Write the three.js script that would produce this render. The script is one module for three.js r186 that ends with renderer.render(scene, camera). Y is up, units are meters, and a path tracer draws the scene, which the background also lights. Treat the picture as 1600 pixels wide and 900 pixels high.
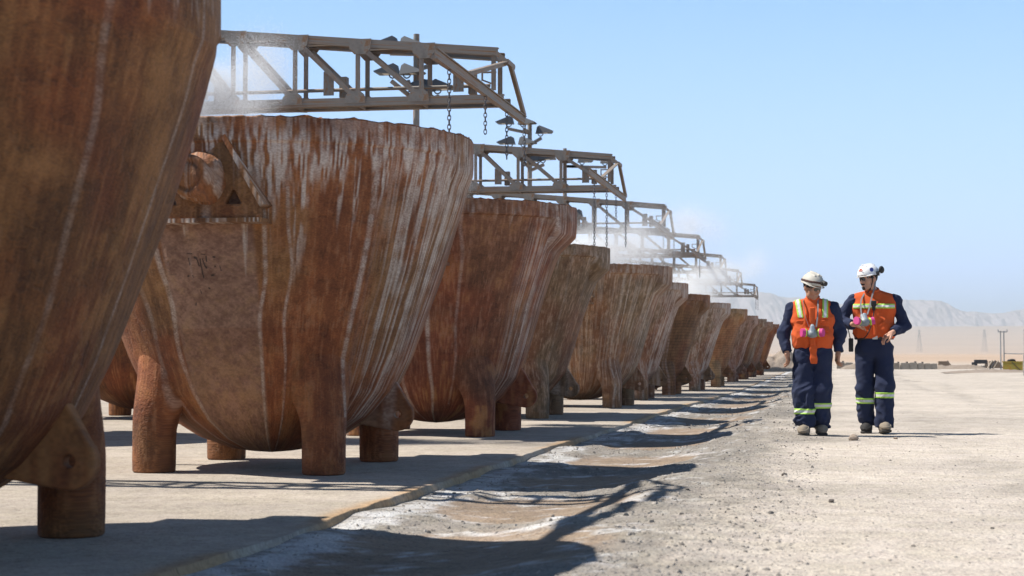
import * as THREE from 'three';
import { mergeGeometries, toCreasedNormals, mergeVertices } from 'three/addons/utils/BufferGeometryUtils.js';

// ───────────────────────── camera, sky, sun, exposure ─────────────────────────
const scene = new THREE.Scene();
const renderer = new THREE.WebGLRenderer({ antialias: true });
renderer.toneMapping = THREE.LinearToneMapping;
renderer.toneMappingExposure = 1.5;
renderer.shadowMap.enabled = true;
const camera = new THREE.PerspectiveCamera(19.275, 16 / 9, 0.1, 40000);
camera.position.set(0, 0.88, 0);
const YAW = 10.727 * Math.PI / 180, PITCH = 2.204 * Math.PI / 180;
camera.rotation.set(PITCH, YAW, 0, 'YXZ');
camera.focus = 18.6;
camera.userData.fStop = 4.5;
camera.updateMatrixWorld();

function makeSky() {
  const W = 256, H = 256, d = new Float32Array(W * H * 4);
  const zen = [0.024, 0.040, 0.085], hor = [0.53, 0.71, 1.06], fall = [14, 19.5, 22.5];
  for (let j = 0; j < H; j++) {
    const el = Math.max(0, ((j + 0.5) / H - 0.5) * 180);
    for (let i = 0; i < W; i++) {
      const o = (j * W + i) * 4;
      for (let c = 0; c < 3; c++) d[o + c] = zen[c] + (hor[c] - zen[c]) * Math.exp(-Math.pow(el / fall[c], 1.5));
      d[o + 3] = 1;
    }
  }
  const t = new THREE.DataTexture(d, W, H, THREE.RGBAFormat, THREE.FloatType);
  t.mapping = THREE.EquirectangularReflectionMapping; t.magFilter = t.minFilter = THREE.LinearFilter; t.needsUpdate = true;
  return t;
}
scene.background = makeSky();
scene.environment = scene.background;
const SUN_EL = 55.4 * Math.PI / 180, SUN_DIR = new THREE.Vector3(-0.998 * Math.cos(SUN_EL), Math.sin(SUN_EL), 0.065 * Math.cos(SUN_EL)).normalize();
const sun = new THREE.DirectionalLight(new THREE.Color(1.0, 0.95, 0.87), 5);
sun.position.copy(SUN_DIR).multiplyScalar(120).add(new THREE.Vector3(-3, 0, -35)); sun.target.position.set(-3, 0, -35);
sun.castShadow = true; sun.shadow.mapSize.set(4096, 4096);
Object.assign(sun.shadow.camera, { left: -70, right: 70, top: 70, bottom: -70, near: 1, far: 260 });
scene.add(sun, sun.target);
scene.fog = new THREE.FogExp2(new THREE.Color(0.90, 0.97, 1.0), 0.00013);

// ───────────────────────── helpers ─────────────────────────
function rng(seed) { let s = seed >>> 0; return () => { s = (s + 0x6D2B79F5) | 0; let t = Math.imul(s ^ (s >>> 15), 1 | s); t = (t + Math.imul(t ^ (t >>> 7), 61 | t)) ^ t; return ((t ^ (t >>> 14)) >>> 0) / 4294967296; }; }
const { clamp, lerp } = THREE.MathUtils;
const sm = (a, b, x) => { const t = clamp((x - a) / (b - a), 0, 1); return t * t * (3 - 2 * t); };
function h2(x, y, s) { let h = Math.imul(x, 374761393) + Math.imul(y, 668265263) + Math.imul(s, 2147483647 ^ 0x5bd1e995); h = Math.imul(h ^ (h >>> 13), 1274126177); h ^= h >>> 16; return (h >>> 0) / 4294967296; }
function vn(x, y, s = 1, px = 0) {                       // value noise 0..1, optional period along x
  let xi = Math.floor(x), yi = Math.floor(y), fx = x - xi, fy = y - yi;
  fx = fx * fx * (3 - 2 * fx); fy = fy * fy * (3 - 2 * fy);
  let x1 = xi + 1; if (px) { xi = ((xi % px) + px) % px; x1 = ((x1 % px) + px) % px; }
  const a = h2(xi, yi, s), b = h2(x1, yi, s), c = h2(xi, yi + 1, s), d = h2(x1, yi + 1, s);
  return a + (b - a) * fx + (c - a + (a - b - c + d) * fx) * fy;
}
function vnT(x, y, s, p) {                                // tileable in both
  let xi = Math.floor(x), yi = Math.floor(y), fx = x - xi, fy = y - yi;
  fx = fx * fx * (3 - 2 * fx); fy = fy * fy * (3 - 2 * fy);
  const m = (v) => ((v % p) + p) % p, a = h2(m(xi), m(yi), s), b = h2(m(xi + 1), m(yi), s), c = h2(m(xi), m(yi + 1), s), d = h2(m(xi + 1), m(yi + 1), s);
  return a + (b - a) * fx + (c - a + (a - b - c + d) * fx) * fy;
}
const fbm = (x, y, s, o = 4) => { let v = 0, a = 0.5; for (let i = 0; i < o; i++) { v += a * vn(x, y, s + i * 17); x *= 2.03; y *= 2.03; a *= 0.5; } return v / (1 - Math.pow(0.5, o)); };
function n3(x, y, z, s) { const zi = Math.floor(z), f = z - zi, k = f * f * (3 - 2 * f); return lerp(vn(x, y, s + zi * 101), vn(x, y, s + zi * 101 + 101), k); }
const toS = (c) => Math.round(255 * clamp(c <= 0.0031308 ? c * 12.92 : 1.055 * Math.pow(c, 1 / 2.4) - 0.055, 0, 1));
function tex(W, H, fn, srgb) {                            // fn(i, j, out) fills linear rgb
  const d = new Uint8Array(W * H * 4), o = [0, 0, 0];
  for (let j = 0; j < H; j++) for (let i = 0; i < W; i++) { fn(i, j, o); const k = (j * W + i) * 4; for (let c = 0; c < 3; c++) d[k + c] = srgb ? toS(o[c]) : Math.round(255 * clamp(o[c], 0, 1)); d[k + 3] = 255; }
  const t = new THREE.DataTexture(d, W, H, THREE.RGBAFormat); t.magFilter = THREE.LinearFilter; t.minFilter = THREE.LinearMipmapLinearFilter; t.generateMipmaps = true;
  t.wrapS = t.wrapT = THREE.RepeatWrapping; if (srgb) t.colorSpace = THREE.SRGBColorSpace; t.needsUpdate = true; return t;
}
const lin = (r, g, b) => new THREE.Color().setRGB(r, g, b);
const std = (c, roughness = 0.9, extra = {}) => new THREE.MeshStandardMaterial({ color: c, roughness, ...extra });
const used = {};
const numbered = (n) => { const k = used[n] = (used[n] ?? -1) + 1; return k ? `${n}_${String(k).padStart(3, '0')}` : n; };
function mesh(name, geo, mat, parent = scene) { const m = new THREE.Mesh(geo, mat); m.name = parent === scene ? numbered(name) : name; m.castShadow = m.receiveShadow = true; parent.add(m); return m; }
function tag(o, label, category, group, kind) { if (label) o.userData.label = label; if (category) o.userData.category = category; if (group) o.userData.group = group; if (kind) o.userData.kind = kind; return o; }
function thing(name, label, category, pos = [0, 0, 0], turn = 0, group) { const o = new THREE.Group(); o.name = numbered(name); o.position.set(...pos); o.rotation.y = turn; scene.add(o); return tag(o, label, category, group); }
const V = (x, y, z) => new THREE.Vector3(x, y, z);
const box = (w, h, d, x = 0, y = 0, z = 0) => new THREE.BoxGeometry(w, h, d).translate(x, y, z);
function place(geo, p, q, roll = 0) {                     // geometry built along +z with length 1 → from p to q
  const d = q.clone().sub(p), L = d.length(), m = new THREE.Matrix4(), up = Math.abs(d.y / L) > 0.98 ? V(0, 0, 1) : V(0, 1, 0);
  m.lookAt(q, p, up); m.multiply(new THREE.Matrix4().makeRotationZ(roll)); m.setPosition(p); m.multiply(new THREE.Matrix4().makeScale(1, 1, L));
  return geo.clone().applyMatrix4(m);
}
const prism = (pts, depth, bevel = 0) => { const s = new THREE.Shape(pts.map((p) => new THREE.Vector2(...p))); return new THREE.ExtrudeGeometry(s, { depth, bevelEnabled: bevel > 0, bevelSize: bevel, bevelThickness: bevel, bevelSegments: 2, curveSegments: 10 }); };

// ───────────────────────── ground ─────────────────────────
const dip = (z) => 0.13 * sm(-22, -50, z);
const padY = (z) => -dip(z);
const padEdge = (z) => -2.63 + 0.05 * (vn(z * 1.1, 3, 7) - 0.5) + 0.035 * (vn(z * 5.3, 9, 8) - 0.5) + 0.1 * sm(-14, -22, z);
const basins = [[-1.72, -7.7, 0.78, 1.15], [-1.8, -10.1, 0.62, 0.95], [-1.75, -12.3, 0.6, 0.7], [-1.72, -14.6, 0.62, 1.05], [-1.75, -17.4, 0.55, 0.9], [-1.7, -20.4, 0.6, 1.1], [-1.7, -23.8, 0.55, 1.2], [-1.6, -27.6, 0.6, 1.3], [-1.6, -32, 0.6, 1.5], [-1.6, -38, 0.6, 1.8], [-1.6, -45, 0.6, 2]];
function basin(x, z) { let m = 0; for (const [cx, cz, rx, rz] of basins) { const w = 0.25 * (fbm(x * 2.2, z * 2.2, 31, 3) - 0.5), q = Math.hypot((x - cx) / rx, (z - cz) / rz) + w * 2; m = Math.max(m, 1 - sm(0.82, 1.12, q)); } return m; }
const rough = (x, z) => sm(-2.6, -2.3, x) * (1 - sm(-0.9, 0.3, x + 0.5 * (fbm(x, z * 0.6, 77, 2) - 0.5)));   // gravelly strip between slab and road
function groundY(x, z) {
  const r = Math.hypot(x, z);
  let y = -dip(z) * (1 - sm(120, 300, r));
  if (r < 220) {
    const b = basin(x, z), g = rough(x, z);
    const wv = x + 0.25 * (vn(z * 0.55, 7, 87) - 0.5), prof = -0.035 * sm(-2.25, -2.55, x) * (0.5 + vn(z * 1.6, 3, 88)) - 0.06 * sm(-2.62, -2.15, x) * (1 - sm(-1.75, -1.05, wv)) + 0.02 * sm(-1.6, -0.9, wv) * (1 - sm(-0.85, 0.0, wv));
    y += prof * (1 - 0.55 * sm(-30, -60, z)) - 0.012 * b;
    y += g * (1 - 0.92 * b) * (0.045 * (fbm(x * 2.6, z * 2.6, 5, 4) - 0.45) + 0.03 * (fbm(x * 9, z * 9, 6, 2) - 0.5) + 0.012 * (vn(x * 23, z * 23, 16) - 0.5));
    const road = sm(-0.6, 1.2, x);
    y += road * (0.012 * (fbm(x * 1.3, z * 0.7, 9, 3) - 0.5) + 0.007 * (fbm(x * 9, z * 9, 10, 2) - 0.5) - 0.018 * Math.exp(-Math.pow((x - 2.7 - 0.2 * vn(z * 0.2, 0, 4)) / 0.35, 2)));
    y += 0.16 * sm(-60, -82, z) * sm(3.5, 8.0, x + (z + 75) * 0.08) * fbm(x * 0.5, z * 0.5, 55, 4) * (1 - sm(90, 130, r));
    if (x < -2.72) y -= 0.16;
  }
  y += 0.9 * sm(150, 260, r) * 0 + 128 * Math.pow(sm(2200, 8600, r), 1.3);
  return y;
}
function axis(lo, hi, fineLo, fineHi, step, grow, cap) {   // positions fine between fineLo and fineHi, growing outside
  const a = []; for (let v = fineLo; v < fineHi; v += step) a.push(v);
  let s = step, v = fineHi; while (v < hi) { a.push(v); s = Math.min(s * grow, cap); v += s; } a.push(hi);
  const b = []; s = step; v = fineLo; while (v > lo) { s = Math.min(s * grow, cap); v -= s; b.push(Math.max(v, lo)); }
  return b.reverse().concat(a);
}
const grainTex = tex(1024, 1024, (i, j, o) => {
  const u = i / 1024, v = j / 1024;
  const a = vnT(u * 16, v * 16, 1, 16), b = vnT(u * 64, v * 64, 2, 64), c = vnT(u * 200, v * 200, 3, 200), d = vnT(u * 480, v * 480, 4, 480), e = vnT(u * 110, v * 110, 12, 110);
  let k = 0.86 + 0.12 * (a - 0.5) + 0.2 * (b - 0.5) + 0.26 * (c - 0.5) + 0.3 * (d - 0.5);
  if (c > 0.88) k *= 0.74; if (e > 0.9) k *= 0.6; if (d > 0.9) k *= 1.12;
  o[0] = k; o[1] = k * (0.985 + 0.03 * (b - 0.5)); o[2] = k * (0.965 + 0.05 * (a - 0.5));
}, true);
const grainBump = tex(1024, 1024, (i, j, o) => {
  const u = i / 1024, v = j / 1024; const c = vnT(u * 200, v * 200, 3, 200), e = vnT(u * 110, v * 110, 12, 110), d = vnT(u * 420, v * 420, 5, 420);
  o[0] = o[1] = o[2] = 0.25 * vnT(u * 40, v * 40, 8, 40) + 0.3 * c + 0.2 * d + 0.3 * sm(0.8, 0.95, e);
}, false);
{
  const xs = axis(-15000, 15000, -2.8, 2.2, 0.045, 1.07, 400), zs = axis(-15000, 15000, -13, -5.5, 0.045, 1.025, 400);
  const pos = [], col = [], uv = [], idx = [], nx = xs.length;
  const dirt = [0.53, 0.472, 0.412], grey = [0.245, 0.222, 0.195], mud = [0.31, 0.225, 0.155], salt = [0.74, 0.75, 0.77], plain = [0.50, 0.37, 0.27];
  for (const z of zs) for (const x of xs) {
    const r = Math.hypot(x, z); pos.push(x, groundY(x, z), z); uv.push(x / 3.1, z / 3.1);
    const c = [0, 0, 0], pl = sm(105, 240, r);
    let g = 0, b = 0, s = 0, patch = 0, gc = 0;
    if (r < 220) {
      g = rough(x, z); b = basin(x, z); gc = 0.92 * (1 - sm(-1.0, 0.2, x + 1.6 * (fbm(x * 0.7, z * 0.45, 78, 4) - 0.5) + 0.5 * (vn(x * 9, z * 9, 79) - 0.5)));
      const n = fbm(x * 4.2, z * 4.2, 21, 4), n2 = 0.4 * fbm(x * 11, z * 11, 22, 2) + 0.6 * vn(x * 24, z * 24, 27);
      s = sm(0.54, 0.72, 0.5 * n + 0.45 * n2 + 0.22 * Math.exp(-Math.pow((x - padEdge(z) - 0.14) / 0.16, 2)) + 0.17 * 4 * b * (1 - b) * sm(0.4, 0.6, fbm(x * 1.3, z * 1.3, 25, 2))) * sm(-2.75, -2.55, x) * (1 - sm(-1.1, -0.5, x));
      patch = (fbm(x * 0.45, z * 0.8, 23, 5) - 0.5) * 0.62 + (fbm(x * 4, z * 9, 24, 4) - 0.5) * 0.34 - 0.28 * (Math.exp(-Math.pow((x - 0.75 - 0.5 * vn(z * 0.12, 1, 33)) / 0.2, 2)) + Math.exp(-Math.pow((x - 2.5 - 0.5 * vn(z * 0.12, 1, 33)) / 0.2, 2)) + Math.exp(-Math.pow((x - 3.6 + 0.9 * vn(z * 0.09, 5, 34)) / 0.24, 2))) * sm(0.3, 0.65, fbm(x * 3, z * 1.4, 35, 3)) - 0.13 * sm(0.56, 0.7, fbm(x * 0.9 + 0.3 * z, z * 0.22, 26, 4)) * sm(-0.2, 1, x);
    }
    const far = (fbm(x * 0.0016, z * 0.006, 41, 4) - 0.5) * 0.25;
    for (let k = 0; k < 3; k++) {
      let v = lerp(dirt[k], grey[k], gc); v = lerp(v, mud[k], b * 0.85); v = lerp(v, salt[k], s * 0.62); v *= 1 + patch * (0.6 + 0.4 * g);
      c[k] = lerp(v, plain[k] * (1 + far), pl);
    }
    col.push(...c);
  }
  for (let j = 0; j < zs.length - 1; j++) for (let i = 0; i < nx - 1; i++) { const a = j * nx + i; idx.push(a, a + nx, a + 1, a + 1, a + nx, a + nx + 1); }
  const g = new THREE.BufferGeometry(); g.setAttribute('position', new THREE.Float32BufferAttribute(pos, 3)); g.setAttribute('color', new THREE.Float32BufferAttribute(col, 3)); g.setAttribute('uv', new THREE.Float32BufferAttribute(uv, 2)); g.setIndex(idx); g.computeVertexNormals();
  console.log('ground', xs.length, zs.length, idx.length / 3);
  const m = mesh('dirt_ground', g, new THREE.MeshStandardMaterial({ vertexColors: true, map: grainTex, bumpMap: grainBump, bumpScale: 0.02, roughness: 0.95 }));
  tag(m, 'dusty gravel yard and desert plain', 'ground', null, 'structure');
}
// concrete slab under the pots
{
  const zs = axis(-92, 3, -14, -5, 0.06, 1.03, 0.6), X0 = -19, N = 46, pos = [], uv = [], col = [], idx = [];
  for (const z of zs) {
    const e = padEdge(z);
    for (let i = 0; i <= N + 2; i++) {
      const t = i <= N ? 1 - Math.pow(1 - i / N, 2.2) : 1, x = i <= N ? lerp(X0, e, t) : e + (i === N + 1 ? 0.012 : 0.03);
      const crumble = i === N ? -0.008 - 0.012 * vn(z * 9, 1, 3) : 0;
      const y = i <= N ? padY(z) + crumble + 0.008 * (fbm(x * 1.7, z * 1.7, 61, 3) - 0.5) : padY(z) - (i === N + 1 ? 0.03 : 0.3);
      pos.push(x, y, z); uv.push(x / 2.7, z / 2.7);
      const n = fbm(x * 1.1, z * 1.1, 62, 4), n2 = fbm(x * 7, z * 7, 63, 3), rust = sm(-0.16, -0.01, x - e) * sm(0.35, 0.6, fbm(x * 3, z * 1.2, 64, 3)) * 0.75;
      const k = 0.98 + 0.4 * (n - 0.5) + 0.3 * (n2 - 0.5);
      col.push(lerp(0.43, 0.46, rust) * k, lerp(0.375, 0.28, rust) * k, lerp(0.315, 0.13, rust) * k);
    }
  }
  const w = N + 3; for (let j = 0; j < zs.length - 1; j++) for (let i = 0; i < w - 1; i++) { const a = j * w + i; idx.push(a, a + w, a + 1, a + 1, a + w, a + w + 1); }
  const g = new THREE.BufferGeometry(); g.setAttribute('position', new THREE.Float32BufferAttribute(pos, 3)); g.setAttribute('color', new THREE.Float32BufferAttribute(col, 3)); g.setAttribute('uv', new THREE.Float32BufferAttribute(uv, 2)); g.setIndex(idx); g.computeVertexNormals();
  tag(mesh('concrete_pad', g, new THREE.MeshStandardMaterial({ vertexColors: true, map: grainTex, bumpMap: grainBump, bumpScale: 0.008, roughness: 0.93 })), 'dusty concrete pad under the row of slag pots', 'pad', null, 'structure');
}
// loose gravel
function stoneGeo(seed, d = 1) { const g = mergeVertices(new THREE.IcosahedronGeometry(1, d).deleteAttribute('uv').deleteAttribute('normal')), p = g.attributes.position; for (let i = 0; i < p.count; i++) { const v = V(p.getX(i), p.getY(i), p.getZ(i)), k = 0.65 + 0.7 * n3(v.x * 1.4 + seed, v.y * 1.4, v.z * 1.4, seed); p.setXYZ(i, v.x * k, v.y * k * 0.72, v.z * k); } const o = g.toNonIndexed(); o.computeVertexNormals(); return o; }
{
  const r = rng(11), N = 30000, im = new THREE.InstancedMesh(stoneGeo(3, 0), std(lin(1, 1, 1), 0.95), N), o = new THREE.Object3D(), c = new THREE.Color();
  for (let i = 0; i < N; i++) {
    const strip = r() < 0.8, d = 5.5 + Math.pow(r(), 1.7) * 44, x = strip ? -2.6 + r() * 2.5 : -0.6 + r() * 6.5, z = -d;
    const big = r(), s = (strip ? 0.0038 : 0.0026) + Math.pow(big, 12) * (strip ? 0.014 : 0.010), keep = basin(x, z) > 0.5 ? 0.35 : 1;
    o.position.set(x, groundY(x, z) - s * 0.1, z); o.rotation.set(r() * 6, r() * 6, r() * 6); o.scale.setScalar(s * keep); o.updateMatrix(); im.setMatrixAt(i, o.matrix);
    const k = 0.16 + 0.26 * r(); im.setColorAt(i, c.setRGB(k, k * 0.9, k * 0.8));
  }
  im.name = 'gravel'; im.castShadow = im.receiveShadow = true; scene.add(im); tag(im, 'loose gravel scattered over dirt beside the pad', 'gravel', null, 'stuff');
}
{
  const sm_ = std(lin(0.30, 0.24, 0.19), 0.95), dk = std(lin(0.10, 0.085, 0.075), 0.95);
  const rocks = [[0.19, -17.55, 0.055, sm_, 'round brown stone lying on the road in front of the walkers'], [0.62, -17.9, 0.022, sm_, 'small stone at the boots of the taller walker'], [-0.35, -12.2, 0.02, dk, 'small dark stone alone on the pale road'], [-0.02, -10.2, 0.018, dk, 'tiny dark stone on the road edge']];
  rocks.forEach(([x, z, s, m, l], i) => { const k = mesh('stone', stoneGeo(40 + i, 1).scale(s, s, s), m); k.position.set(x, groundY(x, z) + s * 0.35, z); tag(k, l, 'stone'); });
}
console.log('ground done');

// ───────────────────────── mountains ─────────────────────────
{
  const keys = [[-60, 0.03], [-30, 0.034], [-10, 0.037], [-2.4, 0.0352], [-1.4, 0.0325], [0.1, 0.0285], [1.2, 0.0288], [2.25, 0.0306], [3.25, 0.0300], [4.35, 0.0238], [5.2, 0.0222], [6.3, 0.0248], [9, 0.028], [15, 0.022], [30, 0.03], [60, 0.026]];
  const ridge = (p) => { for (let i = 1; i < keys.length; i++) if (p <= keys[i][0]) { const [a, u] = keys[i - 1], [b, v] = keys[i]; return lerp(u, v, sm(0, 1, (p - a) / (b - a))); } return keys.at(-1)[1]; };
  const phis = []; for (let p = -60; p < 60;) { phis.push(p); p += p > -6 && p < 9 ? 0.045 : 0.4; }
  const M = 60, pos = [], idx = [], uv = [];
  for (let j = 0; j <= M; j++) for (const p of phis) {
    const t = j / M, r = lerp(7600, 11200, t), f = p * Math.PI / 180, x = Math.sin(f) * r, z = -Math.cos(f) * r;
    const crest = sm(0, 0.8, t) * (1 - 0.5 * sm(0.82, 1, t)), rg = 1 - Math.abs(2 * fbm(p * 1.7 + t * 1.9 + 0.8 * fbm(p * 0.9, t * 3, 93, 2), t * 5 + p * 0.5, 91, 5) - 1);
    const top = ridge(p) * 10480 * (1 + 0.03 * (fbm(p * 2.4, 1, 95, 3) - 0.5));
    const y = lerp(60, top, Math.pow(crest, 1.35)) - (1 - rg) * 36 * sm(0.04, 0.4, t) * (1 - sm(0.62, 0.8, t)) + (rg - 0.6) * 40 * sm(0.05, 0.3, t) * (1 - sm(0.6, 0.82, t));
    pos.push(x, y, z); uv.push(x / 900, z / 900 + y / 300);
  }
  const w = phis.length; for (let j = 0; j < M; j++) for (let i = 0; i < w - 1; i++) { const a = j * w + i; idx.push(a, a + 1, a + w, a + 1, a + w + 1, a + w); }
  const g = new THREE.BufferGeometry(); g.setAttribute('position', new THREE.Float32BufferAttribute(pos, 3)); g.setAttribute('uv', new THREE.Float32BufferAttribute(uv, 2)); g.setIndex(idx); g.computeVertexNormals();
  tag(mesh('mountains', g, new THREE.MeshStandardMaterial({ color: lin(0.42, 0.36, 0.37), map: grainTex, roughness: 1 })), 'hazy desert mountain range behind the plain', 'mountains', null, 'structure');
}

// ───────────────────────── slag pots ─────────────────────────
function canvasMask(W, H, draw) { const c = document.createElement('canvas'); c.width = W; c.height = H; const g = c.getContext('2d'); g.fillStyle = '#000'; g.fillRect(0, 0, W, H); g.fillStyle = g.strokeStyle = '#fff'; draw(g); return g.getImageData(0, 0, W, H).data; }
// palette entries in linear albedo: body, dark, ochre, salt, and amounts
function potTextures(seed, W, H, P) {
  const body = P.body ?? [0.31, 0.115, 0.040], dark = P.dark ?? [0.125, 0.040, 0.015], ochre = P.ochre ?? [0.40, 0.20, 0.072], salt = P.salt ?? [0.56, 0.475, 0.41], pale = P.pale ?? [0.33, 0.18, 0.10];
  const r = rng(seed * 77 + 5), lines = [];
  for (let i = 0; i < (P.lines ?? 9); i++) lines.push([P.lineAt?.[i] ?? r(), 0.0009 + 0.0016 * r(), r() * 50, (0.35 + 0.65 * r()) * (P.lineMax ?? 0.85), r() < 0.5 ? 0 : r() * 0.4]);
  const bump = new Float32Array(W * H);
  const map = tex(W, H, (i, j, o) => {
    const u = i / W, v = j / H, n0 = vn(u * 24, v * 9, seed, 24), wob = 0.0014 * (vn(u * 18, v * 1.1, seed + 1, 18) - 0.5), uu = u + wob;
    const s1 = vn(uu * 900, v * 44, seed + 2, 900), s2 = vn(uu * 340, v * 17, seed + 3, 340), s3 = vn(uu * 120, v * 7, seed + 4, 120), s4 = vn(uu * 30, v * 4, seed + 5, 30);
    const blot = fbm(u * 40, v * 17, seed + 6, 4), fine = vn(u * 900, v * 420, seed + 7, 900), mid = fbm(u * 150, v * 50, seed + 26, 3), flake = sm(0.56, 0.62, fbm(u * 64, v * 22, seed + 28, 5)) * sm(0.45, 0.55, mid);
    const panel = P.panel ? sm(P.panel[1] + 0.002, P.panel[1] - 0.002, Math.abs(u - P.panel[0] - 0.006 * (v - 0.5)) * (1.05 - 0.25 * (1 - v))) * (1 - sm(0.80, 0.82, v)) : 0;
    const st = (0.20 * s1 + 0.28 * s2 + 0.30 * s3 + 0.22 * s4) * (1 - 0.8 * panel) + 0.5 * 0.8 * panel;
    let k = sm(0.28, 0.74, 0.62 * st + 0.22 * mid + 0.16 * fine);
    for (let c = 0; c < 3; c++) o[c] = lerp(dark[c], body[c], k * 0.7 + 0.75 * (blot - 0.2));
    const hue = sm(0.35, 0.65, fbm(u * 14, v * 4, seed + 29, 3)); o[0] *= 0.9 + 0.12 * hue; o[1] *= 1.16 - 0.22 * hue; o[2] *= 1.2 - 0.3 * hue;
    for (let c = 0; c < 3; c++) o[c] *= 1 - 0.26 * flake;
    const oc = sm(0.52, 0.72, 0.55 * blot + 0.25 * s4 + 0.25 * s2) * (P.ochreAmt ?? 0.5) * (0.35 + 0.65 * sm(0.5, 0.12, v));
    const pa = sm(0.48, 0.74, 0.34 * s1 + 0.22 * s2 + 0.16 * s3 + 0.28 * mid) * (P.paleAmt ?? 0.5);
    for (let c = 0; c < 3; c++) { o[c] = lerp(o[c], ochre[c], oc); o[c] = lerp(o[c], pale[c], pa * (1 - panel)); }
    if (panel > 0) { const pm = 0.5 * fbm(u * 120, v * 50, seed + 8, 4) + 0.5 * fbm(u * 420, v * 170, seed + 19, 3), oc2 = sm(0.42, 0.78, 0.6 * fbm(u * 60, v * 26, seed + 9, 5) + 0.4 * mid + 0.35 * (0.4 - v)); for (let c = 0; c < 3; c++) { const base = lerp([0.17, 0.086, 0.055][c], [0.31, 0.175, 0.116][c], sm(0.25, 0.75, pm)); o[c] = lerp(o[c], lerp(base, [0.40, 0.235, 0.11][c], oc2 * 0.42), panel); } }
    // salt drips hanging from the rim
    const hang = (P.hang ?? 0.22) * (0.25 + 1.3 * Math.pow(vn(uu * 150, 2, seed + 10, 150), 2.2) + 0.55 * vn(uu * 30, 5, seed + 11, 30)) , below = 1 - v;
    let w = sm(hang, hang * 0.55, below) * sm(0.34, 0.72, 0.6 * vn(uu * 640, v * 26, seed + 12, 640) + 0.4 * vn(uu * 210, v * 11, seed + 13, 210)) * (P.hangAmt ?? 0.75) * (0.35 + 0.65 * sm(0.015, 0.06, below));
    // side streaks of salt running the whole wall
    if (P.sides) for (const [cu, wid, amt] of P.sides) { let du = Math.abs(u - cu); du = Math.min(du, 1 - du); w = Math.max(w, sm(wid, wid * 0.45, du) * sm(0.38, 0.74, 0.5 * vn(uu * 560, v * 5, seed + 14, 560) + 0.3 * vn(uu * 190, v * 2.6, seed + 15, 190) + 0.2 * vn(u * 60, v * 30, seed + 18, 60)) * amt * sm(0.02, 0.2, v)); }
    for (const [lu, lw, ph, amt, cut] of lines) { let du = Math.abs(u - lu - 0.0035 * (vn(v * 7 + ph, 1, seed) - 0.5) * 2); if (du > 0.5) du = 1 - du; if (du < lw * 3) w = Math.max(w, amt * sm(lw * 2.4, lw * 0.5, du) * (0.45 + 0.55 * sm(0.15, 0.6, vn(v * 60, ph, seed + 16))) * (0.6 + 0.4 * fine) * (v > cut ? 1 : 0.15)); }
    for (let c = 0; c < 3; c++) o[c] = lerp(o[c], salt[c], clamp(w, 0, 1) * (0.7 + 0.3 * fine));
    // tide line and rings
    if (P.tide && v < P.tide + 0.004 * (s3 - 0.5)) for (let c = 0; c < 3; c++) o[c] *= [0.93, 0.86, 0.8][c];
    if (P.rings) { const q = Math.sin((v * 34 + 0.5 * vn(u * 30, v * 6, seed + 17, 30)) * Math.PI * 2), m = sm(0.3, 0.9, q) * P.rings * sm(0.9, 0.75, v); for (let c = 0; c < 3; c++) o[c] *= 1 - 0.45 * m; }
    const pit = sm(0.80, 0.9, mid) * 0.5; const kk = (0.86 + 0.28 * fine) * (1 - pit * 0.4) * (0.85 + 0.3 * n0);
    for (let c = 0; c < 3; c++) o[c] *= kk;
    if (P.mask) { const q = P.mask(u, v); if (q > 0) for (let c = 0; c < 3; c++) o[c] = lerp(o[c], [0.022, 0.015, 0.013][c], q); bump[j * W + i] -= 0.25 * q; }
    bump[j * W + i] += 0.34 + 0.16 * (st - 0.5) + 0.26 * w + 0.3 * (mid - 0.5) + 0.12 * (fine - 0.5) - 0.2 * pit - 0.16 * flake;
  }, true);
  const bm = tex(W, H, (i, j, o) => { o[0] = o[1] = o[2] = bump[j * W + i]; }, false);
  return { map, bump: bm };
}
const potMat = (t, tint = [1, 1, 1], off = 0) => { const m = t.map.clone(), b = t.bump.clone(); m.offset.x = b.offset.x = off; m.needsUpdate = b.needsUpdate = true; return new THREE.MeshStandardMaterial({ color: lin(...tint), map: m, bumpMap: b, bumpScale: 0.02, roughness: 0.85 }); };
// lettering left of cast marks on the big pot: broken strokes; and a stencilled number
const marks = canvasMask(512, 256, (g) => {
  g.lineWidth = 8; g.lineCap = 'round';
  const L = (...p) => { g.beginPath(); g.moveTo(p[0], p[1]); for (let i = 2; i < p.length; i += 2) g.lineTo(p[i], p[i + 1]); g.stroke(); };
  L(118, 62, 120, 84); L(163, 58, 178, 60, 190, 88); L(204, 66, 208, 108, 212, 132); L(222, 66, 236, 92, 246, 96); L(252, 56, 252, 72); g.lineWidth = 6;
  L(300, 57, 312, 58); L(306, 92, 312, 92); L(272, 126, 292, 124); L(88, 128, 100, 126); L(344, 90, 350, 108); L(130, 126, 132, 132); L(240, 172, 250, 174); L(112, 236, 120, 228); L(172, 180, 178, 192); g.lineWidth = 3; L(110, 42, 150, 44); L(215, 46, 245, 48);
});
const num = canvasMask(256, 128, (g) => { g.font = 'bold 62px sans-serif'; g.fillText('337', 60, 86); g.fillRect(40, 24, 175, 5); g.fillRect(20, 112, 150, 5); });
const maskOf = (d, W, H, u0, u1, v0, v1, amt) => (u, v) => { const a = (u - u0) / (u1 - u0), b = (v - v0) / (v1 - v0); if (a <= 0 || a >= 1 || b <= 0 || b >= 1) return 0; const x = Math.floor((1 - a) * W), y = Math.floor((1 - b) * H); return d[(y * W + x) * 4] / 255 * amt; };
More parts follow.
